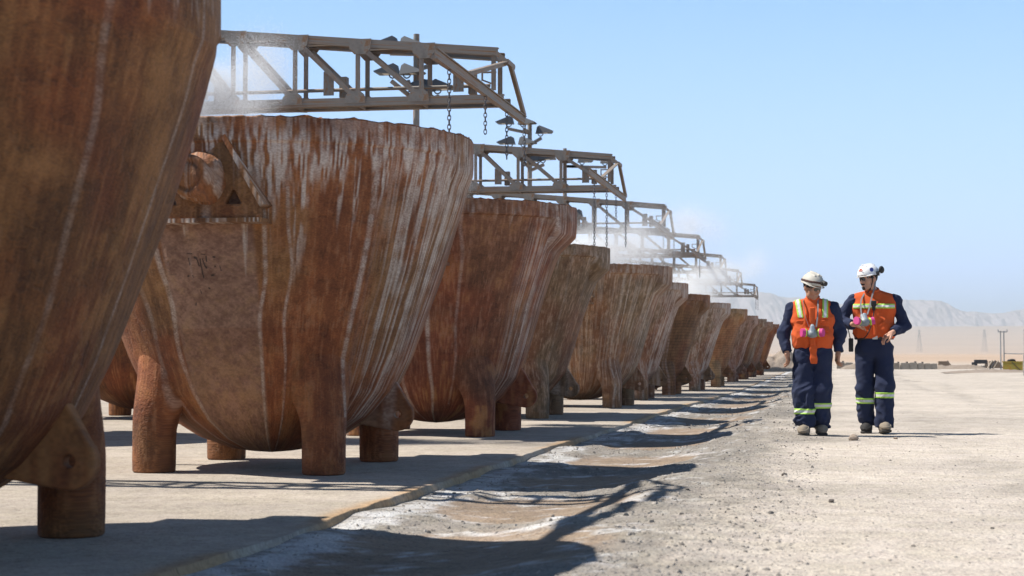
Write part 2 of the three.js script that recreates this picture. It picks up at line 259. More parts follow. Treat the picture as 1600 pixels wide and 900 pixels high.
const PT = {
  big: potTextures(3, 2048, 1024, { panel: [0.252, 0.039], lines: 9, lineAt: [0.2065, 0.2985, 0.185, 0.33, 0.12, 0.085, 0.065, 0.045, 0.026], hang: 0.27, hangAmt: 0.95, sides: [[0.045, 0.075, 0.9]], tide: 0.42, ochreAmt: 0.35, paleAmt: 0.35, mask: maskOf(marks, 512, 256, 0.222, 0.282, 0.47, 0.66, 0.85) }),
  dark: potTextures(5, 2048, 1024, { body: [0.225, 0.075, 0.022], dark: [0.095, 0.029, 0.010], pale: [0.25, 0.115, 0.05], hang: 0.07, hangAmt: 0.4, lines: 4, lineMax: 0.4, lineAt: [0.06, 0.125, 0.14, 0.99], ochreAmt: 0.6, paleAmt: 0.3 }),
  red: potTextures(9, 1024, 1024, { body: [0.26, 0.085, 0.038], dark: [0.12, 0.037, 0.018], hang: 0.07, hangAmt: 0.45, lines: 10, ochreAmt: 0.75, paleAmt: 0.5, sides: [[0.05, 0.06, 0.55]], tide: 0.36, pale: [0.33, 0.165, 0.10] }),
  grey: potTextures(14, 1024, 1024, { body: [0.29, 0.15, 0.08], dark: [0.15, 0.07, 0.037], pale: [0.44, 0.30, 0.21], paleAmt: 0.75, hang: 0.1, hangAmt: 0.6, lines: 14, ochreAmt: 0.4, sides: [[0.06, 0.09, 0.45], [0.2, 0.1, 0.3]], mask: maskOf(num, 256, 128, 0.205, 0.285, 0.52, 0.66, 0.8) }),
  white: potTextures(21, 1024, 1024, { body: [0.29, 0.135, 0.07], dark: [0.15, 0.065, 0.034], pale: [0.48, 0.35, 0.265], paleAmt: 0.85, hang: 0.3, hangAmt: 0.6, lines: 12, ochreAmt: 0.35, sides: [[0.04, 0.09, 1.0], [0.2, 0.08, 0.5]] }),
  rings: potTextures(27, 1024, 1024, { body: [0.34, 0.155, 0.065], dark: [0.17, 0.075, 0.035], ochre: [0.46, 0.26, 0.12], paleAmt: 0.4, hang: 0.12, hangAmt: 0.3, lines: 5, ochreAmt: 0.7, rings: 0.55 }),
};
console.log('pot textures');
// outer wall: radius at height hh and angle; u=θ/2π, θ=0 faces the road (+x), θ=90° faces along the row (+z)
const frontA = [[0.11, 0], [0.125, 0.17], [0.15, 0.32], [0.24, 0.56], [0.39, 0.79], [0.59, 0.967], [0.84, 1.09], [1.49, 1.34], [2.0, 1.485], [2.27, 1.555], [2.34, 1.562], [2.36, 1.578], [2.52, 1.578]];
const sideA = [[0.11, 0], [0.125, 0.17], [0.15, 0.32], [0.24, 0.56], [0.39, 0.79], [0.59, 0.967], [0.84, 1.09], [1.49, 1.315], [1.98, 1.476], [2.15, 1.522], [2.26, 1.564], [2.34, 1.57], [2.52, 1.57]];
const frontB = [[0.11, 0], [0.125, 0.16], [0.15, 0.30], [0.25, 0.55], [0.4, 0.76], [0.62, 0.93], [1.0, 1.06], [1.41, 1.19], [1.95, 1.40], [2.24, 1.495], [2.31, 1.515], [2.325, 1.555], [2.47, 1.56]];
const sideB = [[0.11, 0], [0.125, 0.16], [0.15, 0.30], [0.25, 0.55], [0.4, 0.76], [0.62, 0.93], [1.0, 1.055], [1.41, 1.17], [1.8, 1.30], [1.98, 1.375], [2.16, 1.55], [2.3, 1.565], [2.47, 1.565]];
function potShell(front, side, seed, panelRelief, halfW) {
  const NT = 300, rows = [], TOP = front.at(-1)[0];
  const curve = (tab) => { const c = new THREE.CatmullRomCurve3(tab.map(([y, r]) => V(r, y, 0)), false, 'catmullrom', 0.12); return c; };
  const cf = curve(front), cs = curve(side), NS = 96, pos = [], uv = [], idx = [];
  for (let s = 0; s <= NS; s++) rows.push([cf.getPoint(s / NS), cs.getPoint(s / NS)]);
  const put = (x, y, z, u, v) => { pos.push(x, y, z); uv.push(u, v); };
  let nr = 0;
  for (let s = 0; s <= NS; s++) {
    for (let i = 0; i <= NT; i++) {
      const u = i / NT, th = u * Math.PI * 2, um = i === NT ? 0 : u; let d = Math.abs(u - Math.round(u * 2) / 2) * 360;
      const m = 1 - sm(halfW, halfW + 8, d), [a, b] = rows[s]; let R = lerp(a.x, b.x, m), y = lerp(a.y, b.y, m);
      const amp = 0.006 * sm(0.2, 0.6, y);
      R += amp * (vn(um * 26, y * 3, seed, 26) - 0.5);
      if (panelRelief && y < 2.0) { const q = Math.abs(u - 0.252) / 0.039; R += 0.014 * (1 - sm(0.95, 1.05, q)) * sm(0.15, 0.4, y); }
      if (s > NS - 2) y += 0.016 * Math.pow(vn(um * 90, 1, seed + 2, 90), 3) + 0.009 * sm(0.7, 0.95, vn(um * 150, 4, seed + 5, 150)) + 0.006 * vn(um * 300, 1, seed + 3, 300);
      put(Math.cos(th) * R, y, Math.sin(th) * R, u, y / TOP);
    }
    nr++;
  }
  // crusted lip and inner wall
  for (const [y, dr] of [[TOP - 0.01, 0.05], [TOP - 0.02, 0.1], [2.2, 0.14], [1.9, 0.24], [1.86, 0.6], [1.85, 1.56]]) { for (let i = 0; i <= NT; i++) { const u = i / NT, um = i === NT ? 0 : u, th = u * Math.PI * 2, R = Math.max(0, 1.57 - dr), yy = y + (y > 2.3 ? 0.03 * Math.pow(vn(um * 190, 2 + dr * 20, seed + 4, 190), 3) : 0); put(Math.cos(th) * R, yy, Math.sin(th) * R, u, y / TOP); } nr++; }
  const w = NT + 1; for (let j = 0; j < nr - 1; j++) for (let i = 0; i < NT; i++) { const a = j * w + i; idx.push(a, a + w, a + 1, a + 1, a + w, a + w + 1); }
  const g = new THREE.BufferGeometry(); g.setAttribute('position', new THREE.Float32BufferAttribute(pos, 3)); g.setAttribute('uv', new THREE.Float32BufferAttribute(uv, 2)); g.setIndex(idx); g.computeVertexNormals();
  const n = g.attributes.normal; for (let j = 0; j < nr; j++) { const a = j * w, b = a + NT; for (const k of ['X', 'Y', 'Z']) { const s = n['get' + k](a) + n['get' + k](b); n['set' + k](a, s / 2); n['set' + k](b, s / 2); } }
  return g;
}
const shellA = potShell(frontA, sideA, 5, true, 12), shellB = potShell(frontB, sideB, 8, false, 17);
function uvFrom(g, f) { const p = g.attributes.position, a = new Float32Array(p.count * 2); for (let i = 0; i < p.count; i++) { const [u, v] = f(p.getX(i), p.getY(i), p.getZ(i)); a[2 * i] = u; a[2 * i + 1] = v; } g.setAttribute('uv', new THREE.BufferAttribute(a, 2)); return g; }
const corners = [[0.655, 0.765], [-0.655, 0.765], [0.655, -0.765], [-0.655, -0.765]];
const makeLegs = (tuck) => corners.map(([cx, cz]) => {
  const out = Math.hypot(cx, cz), dx = cx / out, dz = cz / out, rows = [[-0.002, 0], [-0.002, 0.146], [0.012, 0.158], [0.1, 0.16], [0.24, 0.16], [0.32, 0.163], [0.4, 0.172], [0.47, 0.187], [0.54, 0.21], [0.61, 0.24], [0.68, 0.276], [0.76, 0.32], [0.84, 0.37], [0.93, 0.43], [1.02, 0.49], [1.1, 0.54]], N = 44, pos = [], uv = [], idx = [];
  for (const [y, r] of rows) for (let i = 0; i <= N; i++) { const a = i / N * Math.PI * 2, q = r * Math.cos(a) + out - Math.max(0, r - 0.16) * 1.02 - tuck * sm(0.34, 0.85, y), t = r * Math.sin(a), x = dx * q - dz * t, z = dz * q + dx * t; pos.push(x - cx, y, z - cz); let u = Math.atan2(z, x) / (2 * Math.PI); const u0 = Math.atan2(cz, cx) / (2 * Math.PI); if (u - u0 > 0.5) u -= 1; if (u - u0 < -0.5) u += 1; uv.push(u, y / 2.5); }
  for (let j = 0; j < rows.length - 1; j++) for (let i = 0; i < N; i++) { const a = j * (N + 1) + i; idx.push(a, a + N + 1, a + 1, a + 1, a + N + 1, a + N + 2); }
  const g = new THREE.BufferGeometry(); g.setAttribute('position', new THREE.Float32BufferAttribute(pos, 3)); g.setAttribute('uv', new THREE.Float32BufferAttribute(uv, 2)); g.setIndex(idx); g.computeVertexNormals(); return g;
});
const legsOf = new Map([[shellA, makeLegs(0.06)], [shellB, makeLegs(0.15)]]);
const lugGeo = (() => {
  const s = new THREE.Shape(); s.moveTo(-0.5, 0.30); s.lineTo(-0.12, 0.34); s.lineTo(-0.02, 0.30); s.lineTo(0.125, 0.055); s.absarc(0.03, 0.0, 0.115, 0.5, -1.75, true); s.lineTo(-0.30, -0.06); s.lineTo(-0.55, -0.02); s.lineTo(-0.5, 0.30);
  const h = new THREE.Path(); h.absarc(0.035, 0.0, 0.04, 0, Math.PI * 2, false); s.holes.push(h);
  return uvFrom(new THREE.ExtrudeGeometry(s, { depth: 0.05, bevelEnabled: true, bevelSize: 0.012, bevelThickness: 0.012, bevelSegments: 2, curveSegments: 14 }).translate(0, 0, -0.025), (x, y, z) => [0.3 + x * 0.06 + z * 0.05, y * 0.2 + 0.3]);
})();
// trunnion bracket parts, axis along +z, origin at pot axis, height about 1.95
const brFace = (() => {
  const s = new THREE.Shape(); s.moveTo(-0.42, -0.27); s.lineTo(0.42, -0.27); s.lineTo(0.42, -0.15); s.lineTo(0.15, 0.27); s.lineTo(-0.15, 0.27); s.lineTo(-0.42, -0.15); s.lineTo(-0.42, -0.27);
  for (const k of [-1, 1]) { const h = new THREE.Path(); h.moveTo(k * 0.185, -0.19); h.lineTo(k * 0.285, -0.19); h.quadraticCurveTo(k * 0.315, -0.18, k * 0.295, -0.145); h.lineTo(k * 0.255, -0.075); h.quadraticCurveTo(k * 0.235, -0.05, k * 0.215, -0.075); h.lineTo(k * 0.175, -0.145); h.quadraticCurveTo(k * 0.16, -0.18, k * 0.185, -0.19); s.holes.push(h); }
  return uvFrom(new THREE.ExtrudeGeometry(s, { depth: 0.04, bevelEnabled: true, bevelSize: 0.014, bevelThickness: 0.014, bevelSegments: 2, curveSegments: 8 }).translate(0, 2.09, 1.5), (x, y, z) => [0.25 + x * 0.1 + z * 0.05, 0.62 + (y - 1.8) * 0.3]);
})();
const brLedge = uvFrom(box(0.9, 0.03, 0.26, 0, 1.80, 1.45), (x, y, z) => [0.25 + x * 0.1, 0.6 + z * 0.1 + y * 0.1]);
const gussetGeo = (k) => uvFrom(place(box(0.26, 0.035, 1, 0, 0, 0.5), V(k * 0.45, 1.90, 1.44), V(k * 0.165, 2.39, 1.44), 0).toNonIndexed(), (x, y, z) => [0.3 + x * 0.1 + z * 0.1, 0.5 + 0.19 * y]);
const trunGeo = (() => { const pts = [[0, 1.86], [0.09, 1.86], [0.1, 1.84], [0.12, 1.84], [0.13, 1.86], [0.15, 1.86], [0.165, 1.84], [0.165, 1.76], [0.155, 1.75], [0.155, 1.68], [0.19, 1.66], [0.19, 1.6], [0.21, 1.58], [0.21, 1.3], [0, 1.3]].reverse().map(([r, y]) => new THREE.Vector2(r, y)); return uvFrom(((g) => { const q = g.attributes.position; for (let i = 0; i < q.count; i++) { const x = q.getX(i), y = q.getY(i), z = q.getZ(i), k = 1 + 0.3 * (n3(x * 9, y * 9, z * 9, 71) - 0.45); q.setXYZ(i, x * k, y + 0.04 * (n3(x * 11, 3, z * 11, 72) - 0.5), z * k); } g.computeVertexNormals(); return g; })(new THREE.LatheGeometry(pts, 32)), (x, y, z) => [x * 0.12 + 0.1, 0.2 + z * 0.2 + y * 0.1]).rotateX(Math.PI / 2).scale(0.86, 0.86, 0.985).translate(0, 2.09, 0); })();
function makePot(shell, T, tint, off = 0) {
  const o = new THREE.Group(), m = potMat(T, tint, off), lm = m;
  mesh('shell', shell, m, o);
  corners.forEach(([x, z], i) => mesh('leg', legsOf.get(shell)[i], m, o).position.set(x, 0, z));
  for (const k of [1, -1]) {
    const l = mesh('tipping_lug', lugGeo, lm, o); l.position.set(k * 0.98, 0.41, 0); if (k < 0) l.rotation.y = Math.PI;
    const b = mesh('trunnion_bracket', brFace, lm, o), c = mesh('trunnion', trunGeo, lm, o);
    mesh('ledge', brLedge, lm, b); mesh('gusset', gussetGeo(1), m, b); mesh('gusset', gussetGeo(-1), m, b);
    if (k < 0) b.rotation.y = c.rotation.y = Math.PI;
  }
  return o;
}
const W1 = [1, 1, 1];
const pots = [ // x, z, turn, shell, texture, tint, label, texture offset
  [-4.28, -6.93, 0.0, shellA, PT.dark, W1, 'dark rust-brown slag pot with few streaks, beside the lettered pot', 0.0],
  [-4.31, -12.69, 0.0, shellA, PT.big, W1, 'slag pot with thick white rim streaks and worn letters on a pale panel', 0],
  [-4.34, -18.4, 0.0, shellB, PT.red, W1, 'red-brown slag pot with an ochre patch low on its wall, behind the lettered pot', 0],
  [-4.62, -23.4, 0.03, shellB, PT.grey, [0.85, 0.8, 0.76], 'brown slag pot set back a little between the red-brown pot and the numbered pot', 0.4],
  [-4.22, -28.5, -0.02, shellB, PT.grey, [1, 0.97, 0.92], 'grey-brown slag pot with the number 337 on its wall', 0],
  [-4.45, -34.4, 0.02, shellB, PT.white, [0.95, 0.92, 0.9], 'white-streaked slag pot right behind the pot numbered 337', 0.0],
  [-4.42, -40.2, 0.0, shellB, PT.rings, [0.72, 0.6, 0.55], 'orange-brown slag pot between two white-streaked pots', 0.35],
  [-4.28, -46.0, 0.0, shellB, PT.white, W1, 'palest slag pot, its road side white with salt, beside the ochre ringed pot', 0.01],
  [-4.12, -51.9, 0.0, shellB, PT.rings, W1, 'ochre slag pot marked with wavy horizontal rings', 0],
  [-4.2, -61.2, 0.0, shellB, PT.white, [0.9, 0.75, 0.7], 'pink-brown slag pot next beyond the ochre ringed pot', 0.03],
  [-4.12, -67.0, 0.0, shellB, PT.red, [0.85, 0.9, 0.8], 'dark reddish slag pot, third from the far end of the row', 0.0],
  [-4.08, -73.0, 0.0, shellB, PT.grey, [0.8, 0.66, 0.6], 'brown ribbed-looking slag pot, second from the far end of the row', 0.2],
  [-4.0, -79.0, 0.0, shellB, PT.dark, [1.2, 1.1, 1.1], 'last dark slag pot at the far end of the row', 0.2],
];
for (const [x, z, t, sh, T, tint, label, off] of pots) { const p = makePot(sh, T, tint, off); p.name = numbered('slag_pot'); p.position.set(x, padY(z), z); p.rotation.y = t; if (z < -20) p.scale.y = 0.945; scene.add(p); tag(p, label, 'slag pot', 'row of slag pots along the road'); }
for (const z of [-16.2, -21.9, -27.7, -33.5]) { const p = makePot(shellB, PT.dark, [0.9, 0.8, 0.8], 0.3); p.name = numbered('slag_pot'); p.position.set(-9.3, padY(z), z); scene.add(p); tag(p, 'dark slag pot of the second row, half hidden behind the front row of pots', 'slag pot', 'second row of slag pots'); }
console.log('pots');

// ───────────────────────── overhead trusses ─────────────────────────
const steelTex = tex(256, 256, (i, j, o) => { const u = i / 256, v = j / 256, n = 0.5 * vnT(u * 8, v * 8, 31, 8) + 0.3 * vnT(u * 32, v * 32, 32, 32) + 0.2 * vnT(u * 100, v * 100, 33, 100), r = sm(0.52, 0.66, n); o[0] = lerp(0.6 + 0.7 * n, 0.95, r); o[1] = lerp(0.6 + 0.7 * n, 0.6, r); o[2] = lerp(0.6 + 0.7 * n, 0.36, r); for (let c = 0; c < 3; c++) o[c] *= 0.8; }, true);
const steel = new THREE.MeshStandardMaterial({ color: lin(0.34, 0.30, 0.26), map: steelTex, roughness: 0.7, metalness: 0.15 });
const chainMat = std(lin(0.12, 0.115, 0.12), 0.55, { metalness: 0.6 });
const angleGeo = (w, t = 0.012) => mergeGeometries([box(w, t, 1, 0, 0, 0.5), box(t, w - t, 1, -w / 2 + t / 2, -w / 2, 0.5)]);
const channelGeo = (w, h, t = 0.012) => mergeGeometries([box(t, h, 1, 0, 0, 0.5), box(w, t, 1, w / 2 - t / 2, h / 2 + t / 2, 0.5), box(w, t, 1, w / 2 - t / 2, -h / 2 - t / 2, 0.5)]);
function makeTruss() {
  const o = new THREE.Group(), XL = -11.6, bot = 4.25, topAt = (x) => 4.84 - 0.0955 * (x + 4.33), P = 0.872, DZ = 0.48;
  const mem = (name, p, q, geo, mat = steel, roll = 0, parent = o) => mesh(name, place(geo, p, q, roll), mat, parent);
  const chord = channelGeo(0.07, 0.085), web = angleGeo(0.063), brace = angleGeo(0.055, 0.009);
  const xs = []; for (let x = -5.3; x > XL; x -= P) xs.push(x);
  const plate = (pts) => prism(pts, 0.012).translate(0, 0, -0.006);
  const gTop = plate([[-0.16, 0.06], [0.16, 0.06], [0.145, -0.07], [0.075, -0.145], [-0.075, -0.145], [-0.145, -0.07]]), gBot = plate([[-0.14, -0.05], [0.15, -0.05], [0.135, 0.06], [0.07, 0.115], [-0.07, 0.115], [-0.125, 0.05]]);
  for (const z of [0, -DZ]) {
    const s = z === 0 ? 1 : -1, out = z + s * 0.014;
    mem('top_chord', V(XL, topAt(XL), z), V(-4.30, topAt(-4.30), z), chord, steel, s > 0 ? 0 : Math.PI);
    mem('bottom_chord', V(XL, bot, z), V(-4.22, bot - 0.03, z), chord, steel, s > 0 ? 0 : Math.PI);
    for (const x of xs) {
      const t = topAt(x);
      mem('vertical', V(x - 0.03, t - 0.06, z), V(x - 0.03, bot + 0.05, z), web, steel);
      const q = V(x + P - 0.09, bot + 0.09, z - s * 0.02);
      if (x > -5.4) mem('diagonal', V(x + 0.09, t - 0.09, z - s * 0.02), V(-4.42, 4.33, z - s * 0.02), web, steel);
      else mem('diagonal', V(x + 0.09, t - 0.09, z - s * 0.02), q, web, steel);
      const a = mesh('gusset_plate', gTop, steel, o); a.position.set(x, t - 0.01, out);
      const b = mesh('gusset_plate', gBot, steel, o); b.position.set(x - 0.07, bot + 0.01, out);
    }
    mem('vertical', V(-4.36, topAt(-4.36), z - s * 0.02), V(-4.36, 4.33, z - s * 0.02), web, steel);
    mem('end_link', V(-4.31, 4.84, z), V(-4.16, 4.71, z), web, steel);
  }
  mem('spreader_beam', V(-4.2, 4.115, -1.42), V(-4.2, 4.115, 4.0), mergeGeometries([box(0.012, 0.1, 1, 0, 0, 0.5), box(0.06, 0.012, 1, 0, 0.056, 0.5), box(0.06, 0.012, 1, 0, -0.056, 0.5)]), steel);
  for (const z of [2.3, -1.36]) mem('spreader_arm', V(-4.2, 4.74, -DZ / 2 + (z > 0 ? 0.06 : -0.06)), V(-4.2, 4.19, z), angleGeo(0.07), steel);
  mem('cross_member', V(-4.19, 4.73, 0.0), V(-4.19, 4.73, -DZ), web, steel);
  for (const x of [...xs, -4.36]) { mem('cross_member', V(x, topAt(x) - 0.05, 0), V(x, topAt(x) - 0.05, -DZ), web, steel); mem('cross_member', V(x - 0.07, bot - 0.02, 0), V(x - 0.07, bot - 0.02, -DZ), web, steel); }
  for (let i = 0; i < xs.length - 1; i++) { mem('lateral_brace', V(xs[i], topAt(xs[i]) - 0.02, -0.02), V(xs[i + 1], topAt(xs[i + 1]) - 0.02, -DZ + 0.02), brace, steel); mem('lateral_brace', V(xs[i], bot - 0.03, -DZ + 0.02), V(xs[i + 1], bot - 0.03, -0.02), brace, steel); }
  mem('water_pipe', V(XL, 4.43, -DZ / 2), V(-4.45, 4.43, -DZ / 2), new THREE.CylinderGeometry(0.024, 0.024, 1, 10).rotateX(Math.PI / 2).translate(0, 0, 0.5), steel);
  for (const x of [-4.84, -6.62, -8.4]) { mesh('valve_box', box(0.14, 0.32, 0.02, x, bot + 0.24, -0.05), steel, o); mesh('valve_box', box(0.1, 0.28, 0.12, x + 0.14, bot + 0.22, -0.3), steel, o); }
  mesh('spray_bracket', mergeGeometries([box(0.2, 0.02, 0.03, -4.46, 4.60, -0.2), box(0.02, 0.12, 0.03, -4.55, 4.55, -0.2), place(box(0.02, 0.02, 1, 0, 0, 0.5), V(-4.55, 4.5, -0.2), V(-4.4, 4.44, -0.2))]), steel, o);
  mesh('column', mergeGeometries([box(0.2, 5.4, 0.012, -11.65, 2.7, -DZ / 2), box(0.012, 5.4, 0.2, -11.75, 2.7, -DZ / 2), box(0.012, 5.4, 0.2, -11.55, 2.7, -DZ / 2), box(0.5, 0.02, 0.7, -11.65, 0.012, -DZ / 2), box(0.22, 0.12, 0.6, -11.65, 4.12, -DZ / 2)]), steel, o);
  return o;
}
const trussZ = [-10.35, -21.7, -33.4, -44.2, -55.7, -67.1, -78.9, -95.9];
const trussLabels = ['steel truss above the gap between the dark pot and the lettered pot', 'large steel truss with gusset plates reaching out above the lettered pot, chains at its tip', 'steel truss in front of the bare lamp pole, next behind the largest visible truss', 'grey truss in drifting steam, third of the stepped trusses above the pots', 'truss over the orange-brown pots, fourth of the stepped trusses', 'truss over the far pots, fifth of the stepped trusses', 'small truss end just before the last one of the stepped trusses', 'last truss of the row, ending against the hazy mountains'];
const truss0 = makeTruss();
trussZ.forEach((z, i) => { const t = i ? truss0.clone() : truss0; t.name = numbered('overhead_truss'); scene.add(t); t.position.set(0, padY(z), z); tag(t, trussLabels[i], 'truss', 'trusses above the slag pots'); });
function chainGeo(n, s = 0.03) { const g = []; const l = new THREE.TorusGeometry(s * 0.55, s * 0.16, 6, 12).scale(0.8, 1.35, 1); for (let i = 0; i < n; i++) g.push(l.clone().rotateY(i % 2 ? Math.PI / 2 : 0.2).translate(0, -s * 0.7 - i * s * 1.22, 0)); return mergeGeometries(g); }
const chains = [[1, 1.3, 9, 'short chain hanging under the spreader beam of the largest visible truss'], [1, -0.1, 12, 'chain below the end of the bottom chord of the largest visible truss'], [1, 3.3, 14, 'chain at the free end of the beam crossing the largest visible truss'], [1, -1.38, 11, 'chain at the far corner of the spreader on the largest visible truss'],
  [2, 3.3, 32, 'longest chain hanging from the truss by the bare lamp pole'], [2, 1.6, 26, 'long chain under the middle of the second spreader beam'], [2, 0.2, 9, 'short chain under the end of the second truss'], [2, -1.38, 18, 'chain dropping from the tip of the second truss'],
  [3, 1.5, 14, 'chain under the beam of the truss in steam'], [3, -1.38, 14, 'chain near the tip of the truss in steam'], [4, 1.2, 12, 'chain on the fourth stepped truss'], [7, 1.2, 12, 'chain under the last truss'], [7, -1.38, 12, 'chain at the tip of the last truss']].map(([k, z, n, l]) => [k, -4.2, 4.05, z, n, l]);
for (const [k, x, y, dz, n, l] of chains) { const c = mesh('chain', chainGeo(n, 0.042), chainMat); c.position.set(x, y + padY(trussZ[k]), trussZ[k] + dz); tag(c, l, 'chain', 'chains hanging from the trusses'); }

// ───────────────────────── floodlight masts ─────────────────────────
const hoodMat = std(lin(0.085, 0.09, 0.10), 0.6, { metalness: 0.3 }), lensMat = std(lin(0.5, 0.46, 0.4), 0.4), mastMat = new THREE.MeshStandardMaterial({ color: lin(0.33, 0.30, 0.27), map: steelTex, roughness: 0.7 });
const hoodGeo = (() => { // visor floodlight, mouth towards +x and down
  const A = [[-0.16, -0.05], [-0.12, 0.13], [-0.05, 0.17], [0.33, 0.0], [0.30, -0.03]], p = [], w0 = [0.1, 0.07, 0.08, 0.21, 0.21];
  const v = []; A.forEach(([x, y], i) => v.push([x, y, -w0[i]], [x, y, w0[i]]));
  const quad = (a, b, c, d) => { for (const k of [a, b, c, a, c, d]) p.push(...v[k]); };
  for (let i = 0; i < 4; i++) quad(2 * i, 2 * i + 1, 2 * i + 3, 2 * i + 2); quad(8, 9, 1, 0);
  for (const s of [0, 1]) for (let i = 1; i < 4; i++) { const t = [0 + s, 2 * i + s, 2 * i + 2 + s]; for (const k of s ? t.reverse() : t) p.push(...v[k]); }
  const g = new THREE.BufferGeometry(); g.setAttribute('position', new THREE.Float32BufferAttribute(p, 3)); g.computeVertexNormals(); return g;
})();
function mast(z, H, heads, label, group) {
  const o = thing('floodlight_mast', label, 'light mast', [-10.25, padY(z), z], 0, group);
  mesh('pole', new THREE.CylinderGeometry(0.075, 0.1, H, 14).translate(0, H / 2, 0), mastMat, o);
  for (const [dx, y, dz, turn, armFrom] of heads) {
    if (armFrom !== undefined) mesh('arm', place(box(0.07, 0.1, 1, 0, 0, 0.5), V(0, armFrom, 0), V(dx * 1.02, y - 0.22, dz)), mastMat, o);
    const h = mesh('floodlight', hoodGeo, hoodMat, o); h.position.set(dx, y, dz); h.rotation.y = turn; h.scale.setScalar(1.25);
    mesh('yoke', new THREE.TorusGeometry(0.07, 0.014, 6, 12, Math.PI).rotateZ(Math.PI).translate(-0.02, -0.05, 0), hoodMat, h); mesh('lens', box(0.22, 0.012, 0.2, 0.06, -0.035, 0), lensMat, h);
  }
  return o;
}
const PI = Math.PI;
const headsA = [[-0.62, 8.72, 0.2, PI, 8.5], [-0.15, 8.68, 0.3, 0, 8.5], [0.32, 8.38, 0.1, 0.2, 8.1], [-0.55, 8.0, 0.35, PI, 7.3], [-0.12, 7.98, 0.4, 0, 7.3], [0.22, 7.62, 0.1, PI - 0.5, 7.4], [0.62, 7.60, 0.2, 0, 7.2], [0.1, 7.55, 0.3, 0.8, 7.4]];
mast(-41.2, 9.0, headsA, 'lamp mast with floodlights standing behind the largest visible truss');
mast(-57.4, 9.0, headsA.map(([x, y, z, t, a], i) => [x + (i % 3 - 1) * 0.1, y + 0.25 - (i > 4 ? 0.15 : 0), z, t, a + 0.1]), 'lamp mast whose floodlight cluster shows at the tip of the largest truss');
mast(-65.2, 9.0, [[0.7, 8.5, 0, 0.2, 8.3], [1.6, 8.45, 0, 0, 8.3], [0.5, 6.4, 0, PI, 6.2]], 'bare lamp pole rising behind the second truss');

// ───────────────────────── steam: puffs of fine droplets ─────────────────────────
const puffGeo = (() => {
  const r = rng(99), N = 16000, g = () => Math.sqrt(-2 * Math.log(1 - 0.985 * r())) * Math.cos(6.2832 * r()), pos = new Float32Array(N * 36), T = [[1, 1, 1], [1, -1, -1], [-1, 1, -1], [-1, -1, 1]], F = [[0, 1, 2], [0, 3, 1], [0, 2, 3], [1, 3, 2]];
  let k = 0;
  for (let i = 0; i < N; i++) {
    const p = [g() * 0.4, g() * 0.33, g() * 0.4], s = 0.0024 * (0.5 + r()), a = r() * 6.28, ca = Math.cos(a), sa = Math.sin(a);
    for (const f of F) for (const v of f) { const [x, y, z] = T[v]; pos[k++] = p[0] + s * (x * ca - z * sa); pos[k++] = p[1] + s * y; pos[k++] = p[2] + s * (x * sa + z * ca); }
  }
  const geo = new THREE.BufferGeometry(); geo.setAttribute('position', new THREE.BufferAttribute(pos, 3)); geo.computeVertexNormals(); return geo;
})();
const steamMat = std(lin(0.96, 0.97, 0.98), 1);
function steam(label, seed, N, size, at) {               // one plume: many soft puffs, each a few thousand droplets
  const r = rng(seed), g = () => (r() + r() + r() - 1.5) / 1.5, im = new THREE.InstancedMesh(puffGeo, steamMat, N), o = new THREE.Object3D();
  for (let i = 0; i < N; i++) { const p = at(r, g); o.position.set(...p); o.rotation.set(r() * 6, r() * 6, r() * 6); o.scale.setScalar(size * (0.45 + r() * 0.9)); o.updateMatrix(); im.setMatrixAt(i, o.matrix); }
  im.name = numbered('steam'); im.castShadow = im.receiveShadow = true; scene.add(im);
  return tag(im, label, 'steam', 'steam rising from the pots', 'stuff');
}
const plume = (x, z, w, h, y0, drift = 0.4, dz = 0.8) => (r, g) => { const t = -Math.log(1 - 0.92 * r()) / 2.5; return [x + g() * w * (0.6 + t) + drift * t, y0 + h * t, z + g() * dz]; };
steam('white steam over the rim of the lettered pot below the truss', 5, 420, 0.36, plume(-7.2, -16.2, 1.35, 1.3, 2.65, 0.5));
steam('steam curling up beside the rim of the red-brown pot', 6, 70, 0.26, plume(-5.15, -20.4, 0.55, 0.8, 2.55, 0.3, 0.4));
steam('bank of steam over the pots near number 337, veiling the trusses', 7, 100, 0.62, plume(-5.9, -38, 2.1, 1.5, 2.45, 1.5, 2));
steam('thin steam drifting below the far trusses', 8, 80, 0.7, plume(-5.4, -58, 1.7, 1.7, 2.4, 1.6, 4));
console.log('steam');

